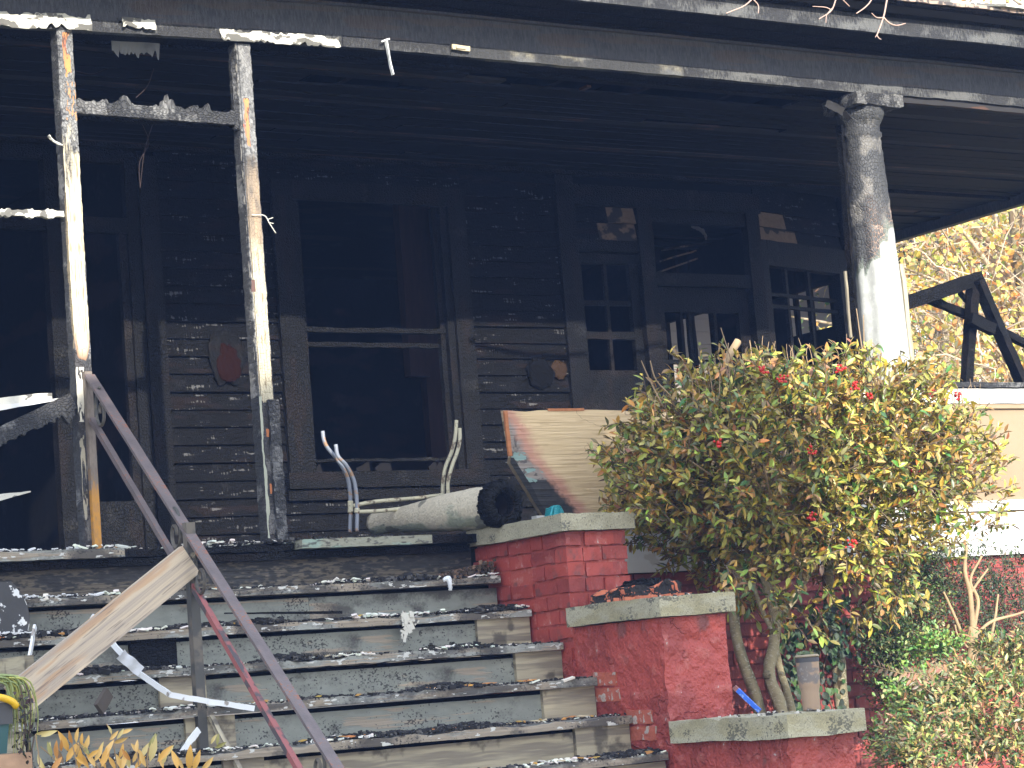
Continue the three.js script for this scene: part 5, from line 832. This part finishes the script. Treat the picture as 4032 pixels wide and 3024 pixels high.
  const P = (u, v, z) => at(2688 + u * 0.6076, 2016 + v * 0.6076, { z }), tr = (l, r0, r1) => tube(l, q => mix(r0, r1, q), { m: 12, n: 26, rough: 0.12 });
  part(t, 'trunk', tr([P(525, 1420, 1.0), P(470, 1180, 1.0), P(395, 980, 0.95), P(345, 780, 0.9), P(330, 560, 0.88), P(380, 380, 0.85)], 0.033, 0.024), M.bark, { label: 'left trunk leaning beside the stucco wall' });
  part(t, 'trunk', [tr([P(670, 1420, 1.15), P(620, 1220, 1.1), P(560, 1060, 1.05), P(590, 860, 1.0), P(600, 690, 1.0), P(545, 470, 0.95), P(480, 250, 0.9)], 0.036, 0.022), tr([P(605, 680, 1.0), P(700, 590, 0.95), P(820, 380, 0.9), P(870, 180, 0.85)], 0.022, 0.014), tr([P(575, 760, 1.0), P(500, 600, 0.95), P(440, 400, 0.9)], 0.014, 0.008)], M.bark, { label: 'forked middle trunk' });
  put(t, 'branch_stub', new THREE.SphereGeometry(0.022, 10, 8), M.bark, P(545, 1055, 1.07));
  part(t, 'trunk', tr([P(735, 1420, 1.0), P(690, 1220, 0.97), P(625, 1000, 0.95), P(590, 800, 0.9)], 0.024, 0.017), M.bark);
  part(t, 'trunk', tr([P(1050, 1400, 0.55), P(1020, 1150, 0.55), P(1005, 900, 0.55), P(960, 640, 0.55), P(930, 300, 0.6)], 0.042, 0.03), M.bark, { label: 'right trunk wrapped with ivy' });
  part(t, 'branch', tr([at(2690, 1850, { z: 0.9 }), at(2705, 1750, { z: 0.95 }), at(2745, 1640, { z: 0.95 }), at(2810, 1500, { z: 0.85 }), at(2905, 1345, { z: 0.8 })], 0.016, 0.02), M.barkTan, { label: 'lichen covered cut branch slanting out of the top left of the bush' });
  const br = []; for (let i = 0; i < 60; i++) { const d = rv(r); if (d.y < -0.3) d.y *= -1; const e = ctr.clone().addScaledVector(surfR(d), 0.8), s = trunkTop.clone().add(V((r() - 0.3) * 0.5, 0.1 * r(), (r() - 0.5) * 0.3)); br.push(tube([s, s.clone().lerp(e, 0.5).add(V(0, 0.08, 0)).addScaledVector(rv(r), 0.06), e], q => 0.011 - 0.007 * q, { m: 5, n: 8 })); }
  part(t, 'branches', br, M.twig, { kind: 'stuff' });
  const bm = plain(0.5, 0.018, 0.014, 0.3), bg = new THREE.SphereGeometry(0.0068, 8, 6);
  for (const [u, v] of [[3310, 1450], [3010, 1455], [3080, 1490], [3365, 1520], [3420, 1560], [3670, 1550], [3775, 1560], [3195, 1772], [3605, 1855], [3190, 2032], [3350, 2140], [2830, 1745]]) { const p = at(u, v, { z: 1.5 - 0.12 * Math.abs((u - 3200) / 300) }), g = []; for (let k = 0; k < 12; k++) g.push(bg.clone().translate(p.x + (r() - 0.5) * 0.045, p.y + (r() - 0.5) * 0.04, p.z + (r() - 0.5) * 0.04)); part(t, 'berry_cluster', g, bm); }
}
function shrub(name, label, cat, base, blobs, n, leaf, pal, mat, seed, o = {}) {
  const t = thing(name, label, cat, base), r = rng(seed), L = [], tw = [];
  for (let i = 0; i < n; i++) {
    const b = blobs[Math.floor(r() * blobs.length)], d = rv(r), k = Math.pow(r(), 0.5) * (1 + 0.25 * n3(d.x * 3 + seed, d.y * 3, d.z * 3)), p = V(b[0] + d.x * b[3] * k, b[1] + d.y * b[4] * k, b[2] + d.z * b[5] * k);
    const st = V(base.x + (b[0] - base.x) * 0.7, p.y - 0.12, b[2]), dir = p.clone().sub(st).normalize().addScaledVector(rv(r), 0.6).normalize(), m = o.per ?? 7, len = o.len ?? 0.09;
    if (r() < (o.tw ?? 0.12)) tw.push(tube([p.clone().addScaledVector(dir, -len * 1.3), p, p.clone().addScaledVector(dir, len)], 0.0016, { m: 3, n: 3 }));
    for (let j = 0; j < m; j++) { const s = leaf * (0.7 + 0.6 * r()); L.push({ p: p.clone().addScaledVector(dir, len * (j / m)), q: orient(dir.clone().multiplyScalar(0.7).addScaledVector(rv(r), 0.9).normalize(), V(0, 1, 0.5).addScaledVector(rv(r), 0.7)), s: V(s, s, s), c: vary(pal[Math.floor(Math.pow(r(), o.pow ?? 1.3) * pal.length)], r) }); }
  }
  many(t, 'foliage', leafGeo(o.w ?? 0.5, 0.3, 0.1), mat, L, { kind: 'stuff' });
  if (tw.length) part(t, 'twigs', tw, M.twigDark, { kind: 'stuff' });
  return t;
}
const bl = (u, v, z, ru, rv_, rz) => { const p = at(u, v, { z }), q = at(u + ru, v, { z }), w = at(u, v + rv_, { z }); return [p.x, p.y, p.z, Math.abs(q.x - p.x), Math.abs(w.y - p.y), rz]; };
const boxM = leafMat(0.5, 0.2);
{
  const t = shrub('boxwood_shrub', 'dense dark green small-leaved shrub against the brick wall right of the holly trunks', 'shrub', V(4.75, -1.5, 0.3), [bl(3560, 2480, 0.35, 110, 200, 0.2), bl(3500, 2560, 0.4, 100, 160, 0.2), bl(3600, 2350, 0.3, 100, 170, 0.2), bl(3580, 2700, 0.4, 120, 130, 0.2)], 1700, 0.02, [[0.04, 0.07, 0.022], [0.06, 0.1, 0.03], [0.12, 0.17, 0.045], [0.22, 0.26, 0.07]], boxM, 611);
  part(t, 'stem', [tube([V(4.8, -1.5, 0.3), V(4.78, -1.0, 0.32), V(4.85, -0.5, 0.33)], q => 0.018 - 0.01 * q, { m: 6 })], M.bark);
  const t2 = shrub('boxwood_shrub', 'dark feathery shrub behind the bare pruned stump at the right edge', 'shrub', V(5.7, -1.5, 0.3), [bl(3780, 2330, 0.3, 120, 190, 0.2), bl(3930, 2300, 0.35, 110, 200, 0.2), bl(3900, 2520, 0.4, 130, 160, 0.2), bl(4040, 2400, 0.3, 100, 200, 0.2), bl(3660, 2240, 0.3, 70, 120, 0.15)], 1500, 0.019, [[0.03, 0.055, 0.022], [0.05, 0.08, 0.03], [0.08, 0.12, 0.045], [0.14, 0.14, 0.06]], boxM, 613);
  part(t2, 'stem', [tube([V(5.7, -1.5, 0.3), V(5.72, -1.0, 0.32), V(5.75, -0.4, 0.33)], q => 0.018 - 0.01 * q, { m: 6 })], M.bark);
}
{ // pruned stump with bare branches
  const z = 1.0, t = thing('pruned_stump', 'pale bare pruned stump with forked branches among the shrubs at the right', 'stump', at(3830, 3100, { z }));
  const B = (l, a, b) => tube(l.map(k => at(k[0], k[1], { z: z + (k[2] ?? 0) })), q => mix(a, b, q), { m: 8, n: 20, rough: 0.18 });
  part(t, 'trunk', B([[3820, 3150], [3825, 2900], [3825, 2680], [3832, 2470]], 0.034, 0.028), M.barkTan);
  for (const [l, a, b] of [[[[3830, 2480], [3818, 2330], [3800, 2260], [3805, 2150, -0.1]], 0.017, 0.009], [[[3835, 2470], [3850, 2360], [3820, 2290], [3865, 2190]], 0.013, 0.006], [[[3825, 2330], [3860, 2280], [3890, 2240]], 0.009, 0.005], [[[3795, 2520], [3760, 2430], [3715, 2330]], 0.01, 0.006], [[[3900, 2520], [3920, 2420], [3930, 2340]], 0.009, 0.005], [[[3840, 2500], [3900, 2450], [4000, 2420], [4060, 2400]], 0.01, 0.006], [[[3925, 2560], [4000, 2520], [4060, 2500]], 0.011, 0.008], [[[3810, 2550], [3770, 2500], [3760, 2460]], 0.007, 0.004]]) part(t, 'branch', B(l, a, b), M.barkTan);
}
{ // low heavenly bamboo in front, right
  const nM = leafMat(0.45, 0.25);
  shrub('nandina_shrub', 'reddish brown and green narrow-leaved shrub filling the lower right corner', 'shrub', V(4.3, -1.6, 1.9), [bl(3760, 2860, 1.9, 180, 140, 0.3), bl(3950, 2800, 1.9, 150, 160, 0.3), bl(3650, 2960, 2.0, 140, 110, 0.25), bl(3980, 2950, 2.0, 150, 120, 0.3), bl(3850, 2700, 1.7, 120, 90, 0.25), bl(3990, 2610, 1.6, 80, 120, 0.2), bl(3720, 2760, 1.7, 90, 90, 0.2)], 1350, 0.038, [[0.3, 0.2, 0.08], [0.13, 0.19, 0.05], [0.26, 0.3, 0.08], [0.42, 0.33, 0.12], [0.5, 0.42, 0.16], [0.07, 0.13, 0.035]], nM, 621, { w: 0.32, per: 8, len: 0.11, pow: 1 });
  shrub('privet_shrub', 'bright yellow-green leafy shrub low between the brick wall and the reddish shrub', 'shrub', V(4.2, -1.6, 1.2), [bl(3610, 2730, 1.2, 90, 110, 0.2), bl(3690, 2560, 1.1, 60, 60, 0.15), bl(3560, 2900, 1.3, 60, 120, 0.2)], 420, 0.024, [[0.22, 0.36, 0.08], [0.3, 0.42, 0.12], [0.12, 0.22, 0.05]], nM, 623, { w: 0.6 });
  const fr = thing('nandina_shrub', 'arching reddish leaflet sprays in front of the lower brick courses', 'shrub', at(3700, 2950, { z: 1.8 })), L = [], r = rng(627), st = [];
  for (const [a, b, c] of [[[3700, 2750], [3560, 2660], [3440, 2620]], [[3720, 2720], [3640, 2660], [3560, 2645]], [[3760, 2700], [3720, 2640], [3660, 2630]], [[3640, 2900], [3540, 2880], [3480, 2870]], [[3560, 2960], [3500, 2900], [3470, 2830]], [[3900, 2700], [3880, 2650], [3850, 2640]]]) { const pts = [a, b, c].map(k => at(k[0], k[1], { z: 1.85 })), cu = new THREE.CatmullRomCurve3(pts); st.push(tube(pts, 0.0022, { m: 4, n: 10 })); for (let k = 0; k < 22; k++) { const f = 0.25 + 0.75 * k / 22, p = cu.getPointAt(f), tg = cu.getTangentAt(f), s = 0.035 + 0.012 * r(), d = tg.clone().multiplyScalar(0.6).add(V(0, k % 2 ? 0.7 : -0.6, 0.2 * (r() - 0.5))).addScaledVector(rv(r), 0.2).normalize(); L.push({ p, q: orient(d, V(0, 0.5, 1).addScaledVector(rv(r), 0.4)), s: V(s, s, s), c: vary(r() < 0.8 ? [0.26, 0.14, 0.07] : [0.12, 0.13, 0.04], r) }); } }
  many(fr, 'foliage', leafGeo(0.34, 0.3, 0.1), nM, L, { kind: 'stuff' }); part(fr, 'stem', st, M.twig);
}
{ // ivy up the right trunk and on the wall
  const t = thing('ivy_vine', 'dark green ivy climbing the right holly trunk and the brick wall behind the tumbler', 'ivy', at(3280, 2800, { z: 0.5 })), r = rng(631), L = [];
  const reg = [[3270, 2450, 70, 120], [3230, 2620, 60, 140], [3120, 2560, 50, 80], [3320, 2520, 60, 90], [3260, 2730, 80, 70], [3110, 2700, 40, 90], [3180, 2420, 120, 50]];
  for (let i = 0; i < 330; i++) { const q = reg[Math.floor(r() * reg.length)], p = at(q[0] + (r() * 2 - 1) * q[2], q[1] + (r() * 2 - 1) * q[3], { z: 0.5 + 0.25 * r() }), s = 0.028 + 0.024 * r(); L.push({ p, q: orient(V((r() - 0.5) * 1.6, -0.8, 0.3).normalize(), V(-0.3, 0.4, 1).addScaledVector(rv(r), 0.6)), s: V(s, s, s), c: vary(r() < 0.75 ? [0.014, 0.04, 0.012] : [0.04, 0.09, 0.02], r) }); }
  many(t, 'leaves', leafGeo(0.8, 0.3, 0.2), leafMat(0.6, 0.15), L, { kind: 'stuff' });
  part(t, 'stem', [tube([at(3300, 2850, { z: 0.62 }), at(3240, 2650, { z: 0.62 }), at(3300, 2450, { z: 0.6 }), at(3250, 2300, { z: 0.6 })], 0.006, { m: 5 }), tube([at(3130, 2850, { z: 0.5 }), at(3090, 2650, { z: 0.45 }), at(3140, 2450, { z: 0.4 })], 0.005, { m: 5 })], M.twigDark);
}
{ // yellow nandina in the lower left foreground: every leaf can be seen
  const t = thing('yellow_plant', 'small plant with yellow and orange pointed leaves in front of the lower steps', 'plant', at(480, 3060, { z: 2.0 })), r = rng(641), g = leafGeo(0.3, 0.45, 0.18);
  const ms = [[0.68, 0.38, 0.07], [0.75, 0.48, 0.15], [0.52, 0.24, 0.05], [0.62, 0.5, 0.2], [0.3, 0.28, 0.08], [0.18, 0.11, 0.05]].map(c => { const m = leafMat(0.45, 0.2); m.color.setRGB(...c); return m; });
  const leaf = (u, v, ang, len, m) => { const p = at(u, v, { z: 2.0 + 0.1 * (r() - 0.5) }), d = camR.clone().multiplyScalar(Math.sin(ang)).addScaledVector(camU, Math.cos(ang)).addScaledVector(fwd, (r() - 0.5) * 0.7).normalize(), q = orient(d, fwd.clone().negate().addScaledVector(rv(r), 0.55)), k = len * 0.00118; const e = put(t, 'leaf', g, ms[m], p); e.quaternion.copy(q); e.scale.set(k, k, k); };
  const L = [[270, 2960, -0.35, 75, 0], [285, 2930, -0.25, 45, 2], [300, 2925, 0.1, 48, 1], [300, 2975, 0.2, 42, 1], [330, 2960, 0.35, 55, 1], [320, 2935, 0.05, 40, 0], [225, 2990, -0.1, 60, 2], [205, 2980, -0.3, 50, 4], [195, 2965, 0.0, 36, 3], [250, 3010, -0.5, 60, 5], [260, 3000, 0.5, 70, 0], [370, 3000, 0.5, 62, 1], [390, 2985, 0.2, 55, 3], [410, 2990, 0.35, 70, 1], [400, 3020, 0.3, 75, 0], [375, 3020, -0.5, 55, 1], [430, 2915, 0.8, 42, 1], [445, 2925, 1.3, 50, 1], [460, 2910, 0.6, 40, 3], [470, 2890, 1.2, 45, 1], [440, 2890, -0.3, 30, 3], [540, 2970, -0.1, 50, 1], [550, 2990, 0.5, 60, 3], [585, 2945, 0.5, 52, 4], [600, 2930, 0.2, 38, 4], [590, 3000, 0.25, 85, 3], [575, 3020, -0.4, 60, 1], [620, 3000, 0.7, 70, 0], [640, 3010, 0.3, 48, 3], [350, 3025, -0.6, 60, 0], [310, 3025, 0.15, 65, 0], [200, 3040, 0.6, 60, 2], [170, 3030, -0.4, 50, 3], [700, 3030, -0.3, 70, 0], [745, 3035, 0.05, 85, 0], [760, 3035, 0.35, 70, 0], [725, 3030, -0.6, 50, 1], [790, 3035, 0.8, 60, 1], [480, 3030, 0.2, 60, 1], [510, 3025, -0.2, 60, 3], [530, 3030, 0.6, 55, 0], [455, 3030, -0.5, 50, 0], [240, 2960, 0.1, 40, 2], [345, 2985, 0.9, 50, 0], [830, 2930, 0.5, 40, 3], [845, 2945, 1.2, 45, 4], [855, 2935, 0.1, 40, 4], [160, 2900, 1.2, 55, 3], [140, 2890, 1.4, 45, 3]];
  for (const l of L) leaf(...l); for (let i = 0; i < 14; i++) leaf(180 + r() * 480, 2960 + 80 * r(), (r() - 0.5) * 1.8, 36 + 30 * r(), Math.floor(r() * 5));
  part(t, 'stem', [[[300, 3080], [300, 3000], [285, 2930]], [[400, 3080], [380, 3010], [330, 2950], [300, 2925]], [[470, 3080], [455, 2980], [440, 2890], [420, 2850]], [[590, 3080], [580, 3000], [585, 2945]], [[230, 3080], [220, 3000], [160, 2940]], [[560, 3080], [545, 3000], [540, 2960]], [[740, 3090], [745, 3030]], [[150, 3080], [155, 3000], [140, 2890]]].map(l => tube(l.map(k => at(k[0], k[1], { z: 2.0 })), 0.0026, { m: 5, n: 10 })), M.twig);
  // strappy grass beside the bin
  const s = thing('strap_grass', 'drooping pale green strap-leaved grass beside the green bin', 'plant', at(60, 2950, { z: 1.85 })), gm = [0, 1, 2].map(k => plain(0.26 + 0.1 * k, 0.32 + 0.07 * k, 0.12, 0.5, { side: THREE.DoubleSide }));
  for (let i = 0; i < 44; i++) { const u0 = -20 + r() * 60, v0 = 2655 + r() * 30, x = 40 + r() * 85, h = 110 + r() * 240, z = 1.64 + 0.06 * r(), p = [at(u0, v0, { z }), at(u0 + x * 0.6, v0 + 10, { z }), at(u0 + x * 0.9, v0 + h * 0.45, { z }), at(u0 + x * (0.8 + 0.2 * r()), v0 + h, { z })]; const m = part(s, 'blade', tube(p, q => 0.0042 * (1 - 0.75 * q), { m: 4, n: 12 }), gm[i % 3]); }
  const dl = thing('dry_weeds', 'dry dark weed stems between the green bin and the steps', 'weed', at(110, 2990, { z: 1.7 })), DL = []; for (let i = 0; i < 130; i++) { const p = at(60 + r() * 70, 2720 + r() * 320, { z: 1.6 + 0.2 * r() }), k = 0.012 + 0.018 * r(); DL.push({ p, q: orient(rv(r), rv(r)), s: V(k, k, k), c: vary([0.05, 0.04, 0.03], r) }); }
  many(dl, 'leaves', leafGeo(0.6, 0.4, 0.3), leafMat(0.7, 0), DL, { kind: 'stuff' }); part(dl, 'stem', [[[70, 3060], [100, 2850], [80, 2700]], [[110, 3060], [115, 2900], [120, 2760], [100, 2690]], [[130, 3060], [125, 2960], [135, 2900]]].map(l => tube(l.map(k => at(k[0], k[1], { z: 1.7 })), 0.003, { m: 4 })), M.twigDark);
}
// ------------------------------------------------------------------ trees behind the house
const autM = leafMat(0.6, 0.45);
function tree(name, label, base, H, rad, n, pal, seed, leaf) {
  const t = thing(name, label, 'tree', base, { group: undefined }), r = rng(seed), L = [], top = base.clone().add(V(0, H, 0)), brs = [];
  part(t, 'trunk', tube([base, base.clone().add(V(0.1, H * 0.3, 0)), base.clone().add(V(-0.05, H * 0.6, 0.1)), top.clone().add(V(0, -H * 0.12, 0))], q => 0.16 * (1 - 0.8 * q), { m: 10, rough: 0.1 }), M.bark);
  const clumps = []; for (let i = 0; i < 90; i++) { const d = rv(r), k = Math.pow(r(), 0.45), c = base.clone().add(V(d.x * rad * k, H * 0.6 + d.y * H * 0.42 * k, d.z * rad * k)); clumps.push(c); const s = base.clone().add(V(0, Math.max(0.6, c.y - base.y - 0.5 - 0.9 * r()), 0)); brs.push(tube([s, s.clone().lerp(c, 0.5).add(V(0, 0.2, 0)).addScaledVector(rv(r), 0.15), c], q => 0.035 * (1 - 0.8 * q), { m: 5, n: 8 })); for (let j = 0; j < 5; j++) brs.push(tube([c, c.clone().addScaledVector(rv(r), 0.35), c.clone().addScaledVector(rv(r), 0.75)], q => 0.012 * (1 - 0.7 * q), { m: 3, n: 4 })); }
  for (let i = 0; i < n; i++) { const c = clumps[Math.floor(r() * clumps.length)], d = rv(r), p = c.clone().addScaledVector(d, 0.85 * Math.pow(r(), 0.6)), s = leaf * (0.6 + 0.8 * r()); L.push({ p, q: orient(V(0, -0.5, 0).addScaledVector(rv(r), 1).normalize(), V(0, 0.6, 0.6).addScaledVector(rv(r), 0.9)), s: V(s, s, s), c: vary(pal[Math.floor(r() * pal.length * 0.999)], r, 0.3) }); }
  many(t, 'crown', leafGeo(0.7, 0.2, 0.1), autM, L, { kind: 'stuff' });
  part(t, 'branches', brs, M.paleTwig ??= plain(0.5, 0.4, 0.28, 0.8), { kind: 'stuff' });
  return t;
}
const YEL = [[0.8, 0.6, 0.14], [0.75, 0.5, 0.11], [0.52, 0.5, 0.14], [0.75, 0.44, 0.14]], GRN = [[0.26, 0.36, 0.08], [0.42, 0.46, 0.1], [0.14, 0.22, 0.06], [0.65, 0.5, 0.1]], ORG = [[0.75, 0.4, 0.13], [0.6, 0.28, 0.1], [0.75, 0.52, 0.13]];
{
  const g = (u, z) => { const p = at(u, 1200, { z }); return V(p.x, -1.6, z); };
  tree('autumn_tree', 'yellow leaved autumn tree beyond the porch at the right edge', g(4020, -7), 7.2, 2.2, 10500, YEL, 701, 0.065);
  tree('autumn_tree', 'green and yellow tree glimpsed between the column and the charred frame', g(3690, -11), 7.6, 2.2, 8500, GRN, 703, 0.07);
  tree('autumn_tree', 'rusty orange bushy tree low behind the porch cap', g(3880, -9), 3.4, 2.2, 9000, ORG, 705, 0.065);
  tree('autumn_tree', 'tall golden tree above the roof edge at the top right corner', g(4200, -16), 13, 3.4, 12000, YEL, 707, 0.09);
  tree('autumn_tree', 'tall green tree behind the roof at the top right', g(3700, -20), 15, 3.4, 9000, GRN, 709, 0.1);
  // neighbour's house seen through the burnt openings
  const nb = thing('neighbour_house', 'plain beige house seen through the burnt out windows', 'house', V(12.8, -1.6, -14)), sd = plain(0.24, 0.21, 0.18, 0.8);
  for (let k = 0; k < 36; k++) part(nb, 'plank', bxc(9, 16.5, -0.4 + k * 0.16, -0.4 + k * 0.16 + 0.165, -13.2, -13.17, { fn: (q, a, b) => { if (b > 0.5) q.z -= 0.02; } }), sd);
  part(nb, 'wall', [bxc(9, 16.5, -1.6, 5.4, -20, -13.22)], sd); part(nb, 'roof', [slab(8.4, 0.12, 4.4).rotateX(0.5).translate(12.75, 6.2, -15), slab(8.4, 0.12, 4.4).rotateX(-0.5).translate(12.75, 6.2, -18.4)], plain(0.06, 0.055, 0.055)); 
  part(nb, 'porch_roof', bxc(9, 16.5, 4.12, 4.24, -13.16, -10.7), plain(0.06, 0.055, 0.055));
  part(nb, 'window', bxc(10.2, 11.1, 0.6, 2.0, -13.2, -13.12), plain(0.04, 0.05, 0.06, 0.2));
}
{ // bare twigs hanging into the top of the view
  const z = 1.2, t = thing('hanging_branch', 'thin bare twigs hanging down over the eave at the top right', 'branch', at(3300, -120, { z })), B = (l, a) => tube(l.map(k => at(k[0], k[1], { z: z + (k[2] ?? 0) })), q => a * (1 - 0.45 * q), { m: 5, n: 16, rough: 0.15 });
  part(t, 'limb', B([[2700, -260], [3000, -170], [3300, -130], [3700, -160]], 0.022), M.bark);
  for (const [l, a] of [[[[2990, -170], [2970, -20], [2935, 20], [2885, 42], [2860, 52]], 0.0055], [[[2968, 0], [2985, 20], [2986, 52]], 0.004], [[[3330, -130], [3290, 0], [3275, 40], [3225, 75]], 0.005], [[[3275, 40], [3255, 30], [3245, 28], [3200, 25]], 0.0035], [[[3300, -20], [3330, 10], [3345, 25]], 0.004], [[[3460, -140], [3430, 0], [3405, 30], [3372, 53]], 0.0055], [[[3520, -150], [3492, 0], [3485, 40], [3478, 70], [3460, 120], [3452, 140]], 0.0065], [[[3478, 70], [3450, 68], [3432, 52]], 0.004], [[[3478, 68], [3500, 90], [3530, 100], [3565, 92]], 0.005], [[[3452, 138], [3460, 150], [3470, 155]], 0.004], [[[3452, 138], [3446, 148]], 0.003], [[[3280, 30], [3255, 60], [3252, 90]], 0.003]]) part(t, 'twig', B(l, a), M.twigPink);
}
// ------------------------------------------------------------------ ground and the tree in the front garden
{
  const g = new THREE.PlaneGeometry(240, 240, 120, 120).rotateX(-Math.PI / 2), p = g.attributes.position;
  for (let i = 0; i < p.count; i++) { const x = p.getX(i), z = p.getZ(i); p.setY(i, -1.52 - 0.88 * sst(2.2, 6.5, z) + (Math.abs(z) < 40 ? 0.02 * n3(x * 0.7, z * 0.7, 1) : 0)); }
  g.computeVertexNormals(); const uv = g.attributes.uv; for (let i = 0; i < uv.count; i++) uv.setXY(i, p.getX(i), p.getZ(i));
  const pv = new THREE.Mesh(bxc(-14, 14, -2.52, -2.36, 5.5, 30), surf(256, 256, [2, 2], (u, v) => { const n = fb(u, v, 30, 30, 4, 401); return [0.3 + 0.1 * n, 0.28 + 0.1 * n, 0.25 + 0.08 * n, n]; }, { rough: 0.95 })); pv.name = 'pavement'; pv.userData = { label: 'pale concrete pavement and street in front of the house', kind: 'structure' }; scene.add(fin(pv));
  const m = new THREE.Mesh(g, M.lawn); m.name = 'ground'; m.userData = { label: 'rough grass and soil around the house', kind: 'structure' }; scene.add(fin(m));
}
{ // the evergreen in the front garden, right of the camera, whose crown shades the steps
  const D = 9.5, tA = Math.tan(SUN_AZ), tE = Math.tan(SUN_EL) / Math.cos(SUN_AZ), cx = 0.8 + D * tA, base = V(cx, -2.4, D), t = thing('evergreen_tree', 'dense evergreen in the front garden whose crown shades the steps', 'tree', base), r = rng(801), L = [], br = [];
  const yTop = 0.7 + D * tE, yBot = -2.6 + D * tE;
  part(t, 'trunk', tube([base, V(cx + 0.1, 0, D), V(cx, yTop - 1, D)], q => 0.2 * (1 - 0.7 * q), { m: 10, rough: 0.1 }), M.bark);
  for (let i = 0; i < 7500; i++) { const x = cx + (r() * 2 - 1) * 2.65, z = D + (r() * 2 - 1) * 0.9, e = 0.22 * n3(x * 1.2, 3, z) + 0.1 * n3(x * 4, 1, z * 3), y = mix(yBot, yTop + e + 0.42 * sst(1.5, 2.3, x - D * tA), r()) + (z - D) * tE, s = 0.16 + 0.12 * r(); L.push({ p: V(x + (z - D) * tA, y - 0.1, z), q: orient(rv(r), sunDir.clone().addScaledVector(rv(r), 0.8)), s: V(s, s, s), c: vary([0.04, 0.07, 0.02], r) }); }
  for (let i = 0; i < 30; i++) { const y = mix(yBot, yTop - 0.4, r()); br.push(tube([V(cx, y - 0.5, D), V(cx + (r() * 2 - 1) * 1.4, y - 0.1, D), V(cx + (r() * 2 - 1) * 2.5, y, D + (r() - 0.5) * 1.4)], q => 0.05 * (1 - 0.8 * q), { m: 5, n: 6 })); }
  many(t, 'crown', leafGeo(0.6, 0.2, 0.1), leafMat(0.5, 0.1), L, { kind: 'stuff' }); part(t, 'branches', br, M.bark, { kind: 'stuff' });
}
// ------------------------------------------------------------------ draw
const renderer = new THREE.WebGLRenderer({ antialias: true });
renderer.setSize(1024, 768);
renderer.toneMapping = THREE.LinearToneMapping; renderer.toneMappingExposure = EXPOSURE;
renderer.shadowMap.enabled = true; renderer.shadowMap.type = THREE.PCFSoftShadowMap;
renderer.render(scene, camera);
